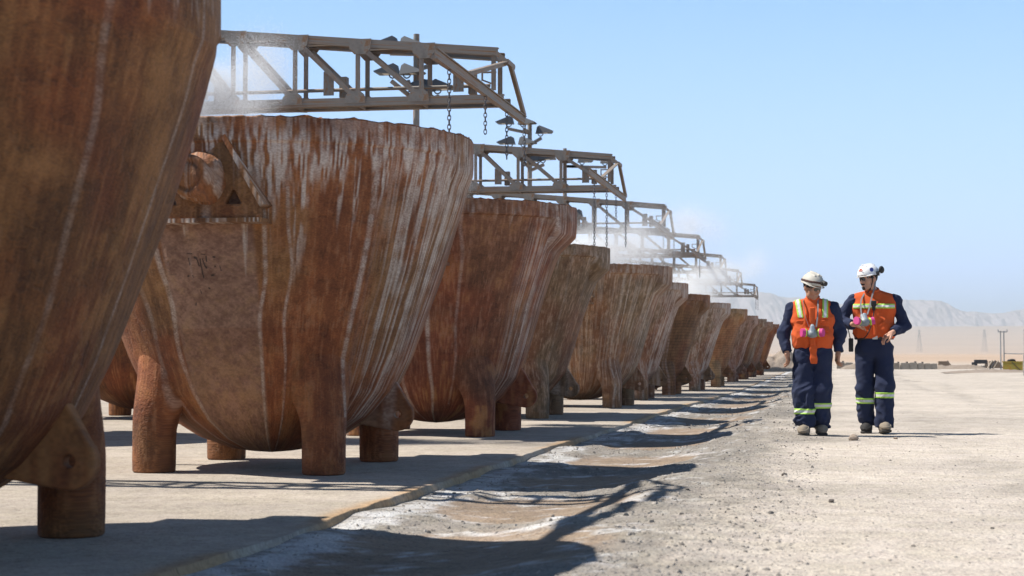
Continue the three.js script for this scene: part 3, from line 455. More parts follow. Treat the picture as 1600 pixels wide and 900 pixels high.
// ───────────────────────── signed-distance modelling for people ─────────────────────────
function nets(sdf, lo, hi, cell, color) {                 // surface nets of sdf < 0 in a box
  const n = [0, 1, 2].map((k) => Math.ceil((hi[k] - lo[k]) / cell) + 1), [nx, ny, nz] = n, F = new Float32Array(nx * ny * nz), id = new Int32Array(nx * ny * nz).fill(-1), at = (i, j, k) => (k * ny + j) * nx + i;
  for (let k = 0; k < nz; k++) for (let j = 0; j < ny; j++) for (let i = 0; i < nx; i++) F[at(i, j, k)] = sdf(lo[0] + i * cell, lo[1] + j * cell, lo[2] + k * cell);
  const pos = [], idx = [];
  for (let k = 0; k < nz - 1; k++) for (let j = 0; j < ny - 1; j++) for (let i = 0; i < nx - 1; i++) {
    let c = 0, sx = 0, sy = 0, sz = 0, m = 0; const f = [];
    for (let q = 0; q < 8; q++) { const v = F[at(i + (q & 1), j + ((q >> 1) & 1), k + (q >> 2))]; f.push(v); if (v < 0) m |= 1 << q; }
    if (m === 0 || m === 255) continue;
    for (let a = 0; a < 8; a++) for (let b = 1; b < 8; b <<= 1) { if (a & b) continue; const e = a | b; if ((f[a] < 0) === (f[e] < 0)) continue; const t = f[a] / (f[a] - f[e]); sx += (a & 1) + (b === 1 ? t : 0); sy += ((a >> 1) & 1) + (b === 2 ? t : 0); sz += (a >> 2) + (b === 4 ? t : 0); c++; }
    id[at(i, j, k)] = pos.length / 3; pos.push(lo[0] + (i + sx / c) * cell, lo[1] + (j + sy / c) * cell, lo[2] + (k + sz / c) * cell);
  }
  const quad = (a, b, c, d, flip) => { if (a < 0 || b < 0 || c < 0 || d < 0) return; flip ? idx.push(a, c, b, a, d, c) : idx.push(a, b, c, a, c, d); };
  for (let k = 1; k < nz - 1; k++) for (let j = 1; j < ny - 1; j++) for (let i = 1; i < nx - 1; i++) {
    const s = F[at(i, j, k)] < 0;
    if (s !== F[at(i + 1, j, k)] < 0) quad(id[at(i, j - 1, k - 1)], id[at(i, j, k - 1)], id[at(i, j, k)], id[at(i, j - 1, k)], !s);
    if (s !== F[at(i, j + 1, k)] < 0) quad(id[at(i - 1, j, k - 1)], id[at(i - 1, j, k)], id[at(i, j, k)], id[at(i, j, k - 1)], !s);
    if (s !== F[at(i, j, k + 1)] < 0) quad(id[at(i - 1, j - 1, k)], id[at(i, j - 1, k)], id[at(i, j, k)], id[at(i - 1, j, k)], !s);
  }
  const g = new THREE.BufferGeometry(); g.setAttribute('position', new THREE.Float32BufferAttribute(pos, 3)); g.setIndex(idx);
  if (color) { const c = []; for (let i = 0; i < pos.length; i += 3) c.push(...color(pos[i], pos[i + 1], pos[i + 2])); g.setAttribute('color', new THREE.Float32BufferAttribute(c, 3)); }
  g.computeVertexNormals(); return g;
}
const smin = (a, b, k) => { const h = Math.max(k - Math.abs(a - b), 0) / k; return Math.min(a, b) - h * h * k * 0.25; };
function cap(a, b, ra, rb, fz = 1) {                      // tapered capsule; fz > 1 flattens it front to back
  const [ax, ay, az] = a, dx = b[0] - ax, dy = b[1] - ay, dz = (b[2] - az) * fz, L = dx * dx + dy * dy + dz * dz || 1e-9;
  return (x, y, z) => { const px = x - ax, py = y - ay, pz = (z - az) * fz, t = clamp((px * dx + py * dy + pz * dz) / L, 0, 1); return (Math.hypot(px - dx * t, py - dy * t, pz - dz * t) - (ra + (rb - ra) * t)) / (fz > 1 ? 1.1 : 1); };
}
const ell = (c, r) => { const m = Math.min(...r); return (x, y, z) => { const k = Math.hypot((x - c[0]) / r[0], (y - c[1]) / r[1], (z - c[2]) / r[2]); return (k - 1) * m * (k > 1 ? 1 : 1); }; };
const rbox = (c, h, r) => (x, y, z) => { const a = Math.abs(x - c[0]) - h[0] + r, b = Math.abs(y - c[1]) - h[1] + r, d = Math.abs(z - c[2]) - h[2] + r; return Math.hypot(Math.max(a, 0), Math.max(b, 0), Math.max(d, 0)) + Math.min(0, Math.max(a, b, d)) - r; };
const join = (k, ...f) => (x, y, z) => { let d = f[0](x, y, z); for (let i = 1; i < f.length; i++) d = smin(d, f[i](x, y, z), k); return d; };
function turned(f, c, yaw, pitch, roll = 0) {             // f given round the origin, turned and moved to c
  const m = new THREE.Matrix4().makeRotationFromEuler(new THREE.Euler(pitch, yaw, roll, 'YXZ')).setPosition(...c).invert().elements;
  return (x, y, z) => f(m[0] * x + m[4] * y + m[8] * z + m[12], m[1] * x + m[5] * y + m[9] * z + m[13], m[2] * x + m[6] * y + m[10] * z + m[14]);
}
const folds = (amp, sx, sy, sz, seed) => (x, y, z) => { const w = n3(x * 5, y * 5, z * 5, seed + 3) * 1.6; const a = n3(x * sx + w, y * sy + x * 5, z * sz, seed), b = n3(x * sx * 2.1 + 4, y * sy * 1.9 - x * 8 + w, z * sz * 2, seed + 50); return -amp * (1 - Math.abs(2 * a - 1) * 1.7) - amp * 0.5 * (1 - Math.abs(2 * b - 1) * 1.6) + amp * 0.5; };
const wrinkled = (f, n) => (x, y, z) => { const d = f(x, y, z); return d < 0.05 ? d + n(x, y, z) : d; };

const weave = tex(256, 256, (i, j, o) => { const k = 0.9 + 0.12 * vnT(i / 4, j / 4, 3, 64) + 0.1 * vnT(i / 32, j / 32, 4, 8) - 0.06; o[0] = o[1] = o[2] = k; }, true);
const clothM = (r, g, b) => new THREE.MeshPhysicalMaterial({ color: lin(r, g, b), roughness: 0.92, sheen: 0.3, sheenRoughness: 0.6, sheenColor: lin(0.3, 0.3, 0.3) });
const M = {
  orange: clothM(0.60, 0.095, 0.018), navy: clothM(0.0115, 0.019, 0.055), skinA: std(lin(0.42, 0.22, 0.14), 0.6), skinB: std(lin(0.50, 0.27, 0.185), 0.6), tape: new THREE.MeshStandardMaterial({ vertexColors: true, roughness: 0.55 }),
  black: std(lin(0.012, 0.012, 0.013), 0.6), dark: std(lin(0.03, 0.028, 0.027), 0.7), glass: new THREE.MeshPhysicalMaterial({ color: lin(0.012, 0.013, 0.015), roughness: 0.12, clearcoat: 0.6 }), mirror: new THREE.MeshPhysicalMaterial({ color: lin(0.10, 0.11, 0.12), roughness: 0.15, metalness: 0.5 }),
  white: std(lin(0.80, 0.80, 0.80), 0.4), cream: std(lin(0.64, 0.62, 0.55), 0.6, { map: grainTex }), hair: std(lin(0.018, 0.013, 0.011), 0.85), boot: std(lin(0.24, 0.20, 0.155), 0.95), bootDark: std(lin(0.03, 0.028, 0.028), 0.9), sole: std(lin(0.05, 0.045, 0.04), 0.9),
  pink: std(lin(0.56, 0.05, 0.23), 0.7), lime: std(lin(0.50, 0.72, 0.06), 0.6), mask: std(lin(0.22, 0.25, 0.28), 0.5), strap: std(lin(0.20, 0.20, 0.21), 0.8), belt: std(lin(0.03, 0.022, 0.018), 0.6), metal: std(lin(0.5, 0.48, 0.44), 0.35, { metalness: 0.8 }), blue: std(lin(0.02, 0.05, 0.28), 0.5), red: std(lin(0.70, 0.12, 0.06), 0.6), brown: std(lin(0.07, 0.03, 0.022), 0.8),
};
const LIME = [0.38, 0.64, 0.09], SILVER = [0.62, 0.62, 0.64];

// a hand: palm round the origin, fingers along -y, back of the hand towards +z, thumb on side s; curl bends the fingers towards -z
function hand(s, curl, spread = 0.006) {
  const f = [join(0.012, rbox([0, -0.045, 0], [0.040, 0.048, 0.014], 0.013), cap([0, 0.02, 0], [0, -0.02, 0], 0.027, 0.030))];
  const L = [0.074, 0.084, 0.078, 0.060];
  for (let i = 0; i < 4; i++) { let x = s * (0.030 - i * 0.0195), p = [x, -0.085 + (i === 3 ? 0.008 : 0), 0], a = 0.18; for (let k = 0; k < 3; k++) { const l = L[i] * [0.44, 0.31, 0.25][k]; a += curl * [0.7, 1.0, 0.75][k]; const q = [p[0] + s * spread * (1.5 - i) * 0.35, p[1] - Math.cos(a) * l, p[2] - Math.sin(a) * l], r = [0.0098, 0.009, 0.0082][k]; f.push(cap(p, q, r, r * 0.93)); p = q; } }
  let t = [s * 0.034, -0.022, -0.006]; const t1 = [s * 0.062, -0.055, -0.016], t2 = [s * 0.060, -0.083, -0.026], t3 = [s * 0.050, -0.104, -0.034];
  f.push(cap(t, t1, 0.015, 0.0115), cap(t1, t2, 0.0112, 0.010), cap(t2, t3, 0.010, 0.0085));
  const palm = f.slice(0, 1), rest = f.slice(1);
  return (x, y, z) => { let d = palm[0](x, y, z), m = 1e9; for (const g of rest) m = Math.min(m, g(x, y, z)); return smin(d, m, 0.008); };
}
// a head round the origin at the middle of the skull, face towards +z
const headSdf = (() => {
  const skull = ell([0, 0.03, -0.012], [0.077, 0.098, 0.096]), face = ell([0, -0.035, 0.018], [0.063, 0.088, 0.075]), jaw = cap([-0.038, -0.088, 0.022], [0.038, -0.088, 0.022], 0.027, 0.027), chin = ell([0, -0.107, 0.062], [0.026, 0.02, 0.022]);
  const brow = cap([-0.036, 0.017, 0.076], [0.036, 0.017, 0.076], 0.014, 0.014), nose = join(0.012, cap([0, 0.008, 0.086], [0, -0.036, 0.107], 0.009, 0.0125), cap([-0.013, -0.041, 0.092], [0.013, -0.041, 0.092], 0.0095, 0.0095));
  const lipU = cap([-0.021, -0.071, 0.083], [0.021, -0.071, 0.083], 0.0075, 0.0075), lipL = cap([-0.016, -0.083, 0.083], [0.016, -0.083, 0.083], 0.0075, 0.0075), cheek = join(0.02, ell([-0.042, -0.025, 0.058], [0.024, 0.024, 0.02]), ell([0.042, -0.025, 0.058], [0.024, 0.024, 0.02]));
  const ear = (s) => turned(ell([0, 0, 0], [0.011, 0.033, 0.02]), [s * 0.079, -0.012, -0.012], s * -0.35, 0);
  const base = join(0.03, skull, face, jaw, chin, cheek, brow), eye = (s) => ell([s * 0.032, -0.002, 0.092], [0.017, 0.011, 0.016]), e1 = eye(1), e2 = eye(-1), ears = join(0.005, ear(1), ear(-1));
  return (x, y, z) => { let d = smin(base(x, y, z), nose(x, y, z), 0.014); d = Math.max(d, -Math.min(e1(x, y, z), e2(x, y, z))); d = smin(d, Math.min(lipU(x, y, z), lipL(x, y, z)), 0.006); return smin(d, ears(x, y, z), 0.008); };
})();
// a hard hat round the same origin; peak towards +z
const helmetSdf = (() => { const out = ell([0, 0.045, -0.008], [0.113, 0.118, 0.134]), inn = ell([0, 0.040, -0.008], [0.104, 0.108, 0.125]), rib = cap([0, 0.158, -0.07], [0, 0.150, 0.07], 0.012, 0.012), rib2 = cap([0.045, 0.148, -0.06], [0.045, 0.138, 0.06], 0.008, 0.008), rib3 = cap([-0.045, 0.148, -0.06], [-0.045, 0.138, 0.06], 0.008, 0.008);
  return (x, y, z) => { let d = smin(smin(out(x, y, z), rib(x, y, z), 0.012), Math.min(rib2(x, y, z), rib3(x, y, z)), 0.01); const cut = 0.036 - y; d = Math.max(d, cut); const fr = sm(-0.02, 0.12, z), yb = 0.040 - 0.016 * fr - 0.12 * x * x, br = Math.max(Math.hypot(x / (0.121 + 0.004 * fr), (z - 0.022 * fr) / (0.141 + 0.036 * fr)) - 1, 0) * 0.12, slab = Math.abs(y - yb) - 0.0045; d = smin(d, Math.max(br > 0 ? br : (Math.hypot(x / 0.121, z / 0.141) - 1) * 0.1, slab), 0.008); return Math.max(d, -inn(x, y, z)); };
})();

function person(spec) {
  const o = thing('person', spec.label, 'person', spec.pos, spec.turn);
  const P = spec.p, lo3 = (a, b) => a.map((v, i) => Math.min(v, b[i])), box3 = (pts, m) => [[0, 1, 2].map((k) => Math.min(...pts.map((p) => p[k])) - m), [0, 1, 2].map((k) => Math.max(...pts.map((p) => p[k])) + m)];
  // garments
  const legS = (k) => { const [hip, knee, hem] = P.leg[k]; return join(0.05, cap(hip, knee, spec.thigh, spec.knee), cap(knee, hem, spec.knee, spec.hem)); };
  const legs = P.leg.map((_, k) => legS(k)), pelvis = join(0.06, cap([P.hipX - 0.07, P.hipY, 0], [P.hipX + 0.07, P.hipY, 0], 0.125, 0.125, 1.05), cap([P.hipX - 0.06, P.waistY, 0.0], [P.hipX + 0.06, P.waistY, 0.0], 0.115, 0.115, 1.15));
  const trousersBase = (x, y, z) => smin(pelvis(x, y, z), Math.min(legs[0](x, y, z), legs[1](x, y, z)), 0.045);
  const cutHem = (f) => (x, y, z) => Math.max(f(x, y, z), P.hemY - y - (x > P.hipX ? P.hemLift : 0));
  const trousers = wrinkled(cutHem((x, y, z) => Math.max(trousersBase(x, y, z), y - P.waistY - 0.03)), (x, y, z) => folds(spec.foldLeg * (0.6 + 0.8 * sm(0.75, 0.2, y)), 6, 9, 6, spec.seed)(x, y, z));
  const legPts = [...P.leg[0], ...P.leg[1], [P.hipX, P.waistY + 0.05, 0]];
  mesh('trousers', nets(trousers, ...box3(legPts, 0.2), 0.012), M.navy, o);
  const T = P.torso, torsoBase = join(0.08, cap([T.x - T.chestW, T.chestY, T.chestZ], [T.x + T.chestW, T.chestY, T.chestZ], T.chestR, T.chestR, 1.12), cap([T.x - T.bellyW, T.bellyY, T.bellyZ], [T.x + T.bellyW, T.bellyY, T.bellyZ], T.bellyR, T.bellyR, 1.05), cap([T.x - T.bellyW, T.hemY, 0], [T.x + T.bellyW, T.hemY, 0], T.hemR, T.hemR, 1.1), cap([T.x - T.shoulderW, T.shoulderY, -0.01], [T.x - 0.03, T.shoulderY + 0.022, -0.015], 0.062, 0.072), cap([T.x + T.shoulderW, T.shoulderY2 ?? T.shoulderY, -0.01], [T.x + 0.03, T.shoulderY + 0.022, -0.015], 0.062, 0.072));
  const vest = wrinkled((x, y, z) => Math.max(torsoBase(x, y, z), T.hemY - 0.02 - y), (x, y, z) => folds(0.015, 7, 8, 7, spec.seed + 9)(x, y, z) * sm(T.shoulderY + 0.02, T.shoulderY - 0.1, y));
  const tb = box3([[T.x - T.shoulderW - 0.1, T.hemY, -0.1], [T.x + T.shoulderW + 0.1, T.shoulderY + 0.06, 0.15]], 0.12);
  const vestM = mesh('vest', nets(vest, ...tb, 0.0105), M.orange, o);
  const nk = P.neck, collar = (x, y, z) => Math.max(Math.abs(cap(nk[0], nk[1], 0.072, 0.066, 1)(x, y, z)) - 0.007, y - nk[0][1] - 0.055 + 0.4 * (z - nk[0][2]), nk[0][1] - 0.05 - y);
  mesh('collar', nets(collar, ...box3([nk[0]], 0.13), 0.007), M.orange, vestM);
  P.arm.forEach(([sh, el, wr], k) => { const f = wrinkled(join(0.05, cap(sh, el, 0.074, 0.061), cap(el, wr, 0.060, 0.047)), folds(0.016, 8, 11, 8, spec.seed + 20 + k)); const w = wr, d = V(...wr).sub(V(...el)).normalize(); const s2 = (x, y, z) => Math.max(f(x, y, z), (x - w[0]) * d.x + (y - w[1]) * d.y + (z - w[2]) * d.z); mesh('sleeve', nets(s2, ...box3([sh, el, wr], 0.11), 0.010), M.navy, o); });
  // one body: torso core, limbs, neck, head, hands
  const H = P.head, core = join(0.05, cap([T.x, T.hemY, 0], [T.x, T.chestY, 0], 0.09, 0.1), ...P.leg.map(([a, b, c]) => join(0.02, cap(a, b, 0.055, 0.045), cap(b, c, 0.045, 0.035))), ...P.arm.map(([a, b, c]) => join(0.02, cap([T.x, T.chestY, 0], a, 0.05, 0.04), cap(a, b, 0.04, 0.036), cap(b, c, 0.036, 0.027))), cap(nk[0], nk[1], 0.056, 0.054));
  const bodyParts = [nets(core, ...box3([...legPts, ...P.arm.flat(), nk[1]], 0.1), 0.024)];
  const hd = turned(headSdf, H.c, H.yaw, H.pitch, H.roll ?? 0), neck = cap(nk[0], nk[1], 0.056, 0.055); bodyParts.push(nets((x, y, z) => smin(hd(x, y, z), neck(x, y, z), 0.02), ...box3([H.c, nk[0]], 0.14), 0.0055));
  P.hand.forEach(({ c, s, curl, rot }) => { const f = turned(hand(s, curl), c, rot[1], rot[0], rot[2]); bodyParts.push(nets(f, ...box3([c], 0.2), 0.0042)); });
  const body = mesh('body', mergeGeometries(bodyParts.map((g) => g.index ? g : g)), spec.skin, o);
  // head gear in head axes
  const hg = new THREE.Object3D(); hg.position.set(...H.c); hg.rotation.set(H.pitch, H.yaw, H.roll ?? 0, 'YXZ'); hg.updateMatrix();
  const onHead = (name, g, mat, parent = o) => mesh(name, g.applyMatrix4(hg.matrix), mat, parent);
  const hel = onHead('helmet', nets(helmetSdf, [-0.15, -0.02, -0.18], [0.15, 0.19, 0.22], 0.0055), spec.helmet);
  onHead('hair', nets((x, y, z) => Math.max(ell([0, 0.03, -0.016], [0.081, 0.1, 0.099])(x, y, z), Math.min(z - 0.03, 0.2), -y - 0.035 - (z < -0.03 ? 0.03 : 0)), [-0.1, -0.09, -0.13], [0.1, 0.15, 0.06], 0.007), M.hair);
  const lens = (s) => { const g = new THREE.SphereGeometry(0.088, 14, 8, -0.62, 0.6, 1.36, 0.42).rotateY(-Math.PI / 2 + 0.0); return g; };
  const gl = new THREE.CylinderGeometry(0.088, 0.084, 0.043, 28, 1, true, -1.02, 2.04).scale(0.93, 1, 1.12).translate(0, 0.0, 0.008), gl2 = new THREE.CylinderGeometry(0.086, 0.082, 0.043, 28, 1, true, -1.02, 2.04).scale(0.93, 1, 1.12).translate(0, 0.0, 0.008);
  const glasses = onHead('safety_glasses', mergeGeometries([gl, gl2.scale(1, 1, 1)]), spec.lens);
  onHead('temple', mergeGeometries([-1, 1].map((s) => place(box(0.006, 0.012, 1, 0, 0, 0.5), V(s * 0.076, 0.008, 0.05), V(s * 0.086, 0.0, -0.04)))), M.black, glasses);
  spec.gear?.({ o, hel, onHead, body });
  // reflective tape
  const band = (name, f, lo, hi, col, cell = 0.008) => mesh(name, nets(f, lo, hi, cell, col), M.tape, o);
  P.legTape.forEach(([k, y0, y1]) => { const tilt = (x, y) => (y - y0 - (y1 - y0) * 0.5), l = legs[k]; const f = (x, y, z) => Math.max(l(x, y, z) + folds(spec.foldLeg * (0.6 + 0.8 * sm(0.75, 0.2, y)), 6, 9, 6, spec.seed)(x, y, z) - 0.008, Math.abs(tilt(x, y)) - (y1 - y0) / 2); const kn = P.leg[k]; const b = box3([kn[1], kn[2]], 0.14); b[0][1] = y0 - 0.02; b[1][1] = y1 + 0.02; band('reflective_tape', f, ...b, (x, y) => Math.abs(tilt(x, y)) / ((y1 - y0) / 2) > 0.42 ? LIME : SILVER, 0.0062); });
  (P.chestTape ?? []).forEach((q) => { const f = (x, y, z) => Math.max(torsoBase(x, y, z) + folds(0.015, 7, 8, 7, spec.seed + 9)(x, y, z) * sm(T.shoulderY + 0.02, T.shoulderY - 0.1, y) - 0.008, q.f(x, y, z)); band('reflective_tape', f, ...q.box, q.col, 0.0065); });
  // boots
  P.foot.forEach(([x, y, z, yaw, lift, mat]) => {
    const f = join(0.03, ell([0, 0.055, 0.085], [0.056, 0.055, 0.09]), cap([0, 0.055, -0.03], [0, 0.06, 0.09], 0.047, 0.05), cap([0, 0.05, -0.04], [0, 0.19, -0.035], 0.052, 0.06)), g = turned((a, b, c) => Math.max(f(a, b, c) + 0.004 * (n3(a * 40, b * 60, c * 40, 5) - 0.5), 0.006 - b), [x, y, z], yaw, -lift);
    const b = mesh('boot', nets(g, ...box3([[x, y + 0.09, z + 0.03]], 0.22), 0.008), mat, o);
    mesh('sole', nets(turned(join(0.02, rbox([0, 0.014, 0.08], [0.056, 0.014, 0.095], 0.012), rbox([0, 0.014, -0.05], [0.046, 0.014, 0.045], 0.012)), [x, y, z], yaw, -lift), ...box3([[x, y + 0.02, z + 0.03]], 0.22), 0.008), M.sole, b);
    mesh('strap', nets(turned((a, b2, c) => Math.max(f(a, b2, c) - 0.006, Math.abs(b2 - 0.10 + 0.35 * (c - 0.02)) - 0.016, -c - 0.02), [x, y, z], yaw, -lift), ...box3([[x, y + 0.09, z + 0.03]], 0.2), 0.007), mat, b);
  });
  return { o, torsoBase, H, hg };
}
const tube = (pts, r, seg = 24, rad = 6) => new THREE.TubeGeometry(new THREE.CatmullRomCurve3(pts.map((p) => V(...p))), seg, r, rad);
const ribbon = (pts, w, t) => { const c = new THREE.CatmullRomCurve3(pts.map((p) => V(...p))), s = new THREE.Shape([[-w, -t], [w, -t], [w, t], [-w, t]].map((q) => new THREE.Vector2(...q))); return new THREE.ExtrudeGeometry(s, { steps: 24, extrudePath: c, bevelEnabled: false }); };
function respirator(parent, label, c, yaw, pitch, straps) {
  const o = new THREE.Group(); o.name = numbered('respirator'); scene.add(o); o.position.copy(parent.position); o.rotation.copy(parent.rotation); tag(o, label, 'respirator', 'half masks carried by the walkers');
  const m = new THREE.Matrix4().makeRotationFromEuler(new THREE.Euler(pitch, yaw, 0, 'YXZ')).setPosition(...c), put = (n, g, mat, p = o) => mesh(n, g.applyMatrix4(m), mat, p);
  put('face_piece', nets(join(0.02, cap([0, 0.055, 0.01], [0, -0.03, 0.03], 0.022, 0.046), cap([-0.05, -0.02, 0.01], [0.05, -0.02, 0.01], 0.024, 0.024), rbox([0, -0.045, 0.0], [0.05, 0.016, 0.03], 0.012)), [-0.12, -0.1, -0.08], [0.12, 0.12, 0.12], 0.006), M.mask);
  put('nose_cover', nets(rbox([0, 0.015, 0.052], [0.02, 0.045, 0.018], 0.012), [-0.06, -0.06, 0], [0.06, 0.09, 0.1], 0.006), std(lin(0.34, 0.40, 0.46), 0.4));
  for (const s of [-1, 1]) { const q = (g) => g.rotateX(Math.PI / 2).rotateY(s * 1.15).scale(0.78, 0.78, 0.78).translate(s * 0.08, -0.018, 0.018); const f = put('filter', q(new THREE.CylinderGeometry(0.05, 0.052, 0.05, 20).scale(1, 1, 1.12).translate(0, 0.025, 0)), M.pink); put('filter_ring', q(new THREE.CylinderGeometry(0.054, 0.05, 0.016, 20).scale(1, 1, 1.12).translate(0, -0.008, 0)), M.lime, f); }
  for (const s of straps) mesh('strap', ribbon(s, 0.008, 0.002), M.strap, o);
  return o;
}
const face = (x, z) => Math.atan2(-x, -z) ;               // turn so that +z looks back at the origin

// ── walker in the cream helmet
{
  const px = -0.22, pz = -18.42, Y = groundY(px, pz), a = Math.atan2(0 - px, 0 - pz);
  const p = person({
    label: 'person in orange vest and cream helmet walking, pink-filter mask hanging at the chest', pos: [px, Y, pz], turn: a, seed: 300, skin: M.skinA, helmet: M.cream, lens: M.glass, thigh: 0.112, knee: 0.094, hem: 0.088, foldLeg: 0.03,
    p: {
      hipX: -0.005, hipY: 0.84, waistY: 0.95, hemY: 0.105, hemLift: 0.01,
      leg: [[[-0.095, 0.82, 0.0], [-0.105, 0.46, 0.08], [-0.088, 0.08, 0.04]], [[0.09, 0.82, 0.0], [0.085, 0.47, 0.02], [0.075, 0.09, -0.1]]],
      torso: { x: 0.0, chestW: 0.105, chestY: 1.24, chestZ: 0.01, chestR: 0.127, bellyW: 0.085, bellyY: 1.06, bellyZ: 0.035, bellyR: 0.126, hemY: 0.95, hemR: 0.112, shoulderW: 0.165, shoulderY: 1.375, shoulderY2: 1.375 },
      neck: [[0.0, 1.43, -0.01], [0.01, 1.50, 0.0]], arm: [[[-0.215, 1.345, -0.015], [-0.305, 1.08, -0.02], [-0.275, 0.885, 0.06]], [[0.215, 1.35, -0.015], [0.285, 1.09, -0.05], [0.268, 0.885, -0.01]]],
      head: { c: [0.0, 1.575, 0.025], yaw: 0.72, pitch: 0.26, roll: -0.05 },
      hand: [{ c: [-0.27, 0.875, 0.065], s: 1, curl: 0.42, rot: [-0.15, 1.2, 0.1] }, { c: [0.268, 0.875, -0.008], s: -1, curl: 0.5, rot: [-0.1, -1.1, -0.05] }],
      foot: [[-0.09, 0.0, 0.1, -0.12, 0.0, M.boot], [0.08, 0.012, -0.12, 0.12, -0.1, M.boot]],
      legTape: [[0, 0.225, 0.285], [1, 0.285, 0.345]],
      chestTape: [-1, 1].map((s) => ({ f: (x, y, z) => Math.max(Math.abs(x - s * (0.135 - (1.33 - y) * 0.18 * (s < 0 ? 1 : 0.1))) - 0.031, 1.25 - y), box: [[s * 0.13 - 0.09, 1.22, -0.2], [s * 0.13 + 0.09, 1.52, 0.22]], col: (x, y) => Math.abs(x - s * (0.135 - (1.33 - y) * 0.18 * (s < 0 ? 1 : 0.1))) > 0.0135 ? LIME : SILVER })),
    },
    gear: ({ o, hel, onHead }) => {
      onHead('lamp_strap', nets((x, y, z) => Math.max(helmetSdf(x * 0.965, (y - 0.045) * 0.965 + 0.045, z * 0.965) , Math.abs(y - 0.068 - 0.05 * z) - 0.012, -(ell([0, 0.04, -0.008], [0.108, 0.112, 0.13])(x, y, z))), [-0.15, 0.03, -0.17], [0.15, 0.11, 0.17], 0.006), M.brown, hel);
      onHead('head_lamp', mergeGeometries([new THREE.CylinderGeometry(0.026, 0.03, 0.045, 16).rotateX(Math.PI / 2).translate(0.03, 0.078, 0.142), new THREE.BoxGeometry(0.075, 0.035, 0.025).translate(0.03, 0.075, 0.126)]), M.dark, hel);
      mesh('front_flap', nets((x, y, z) => Math.max(rbox([0.005 + (0.94 - y) * 0.05, 0.87, 0.15 - (0.94 - y) * 0.05], [0.037, 0.115, 0.012], 0.01)(x, y, z)) + 0.004 * Math.sin(y * 60), [-0.08, 0.66, 0.08], [0.1, 1.0, 0.2], 0.007), M.orange, o);
      mesh('placket', nets(rbox([0.0, 1.16, 0.155], [0.03, 0.2, 0.02], 0.01), [-0.05, 0.93, 0.1], [0.05, 1.38, 0.2], 0.008), M.orange, o);
      for (const s of [-1, 1]) { mesh('chest_pocket', nets((x, y, z) => Math.max(p0(x, y, z) - 0.010, rbox([s * 0.115, 1.16, 0.1], [0.058, 0.062, 0.2], 0.012)(x, y, z), 0.02 - z), [s * 0.115 - 0.08, 1.08, 0], [s * 0.115 + 0.08, 1.24, 0.24], 0.007), M.orange, o); }
    },
  });
  respirator(p.o, 'grey half mask with two pink filters on the chest of the cream-helmeted walker', [0.0, 1.105, 0.185], 0.0, -0.1, [[[-0.035, 1.15, 0.20], [-0.075, 1.27, 0.165], [-0.095, 1.41, 0.085], [-0.08, 1.46, -0.02]], [[0.04, 1.15, 0.20], [0.055, 1.27, 0.165], [0.06, 1.39, 0.10], [0.062, 1.46, 0.02]]]);
}
function p0(x, y, z) { return Math.min(cap([-0.105, 1.24, 0.01], [0.105, 1.24, 0.01], 0.127, 0.127, 1.12)(x, y, z), cap([-0.095, 1.05, 0.035], [0.095, 1.05, 0.035], 0.128, 0.128, 1.05)(x, y, z)); }
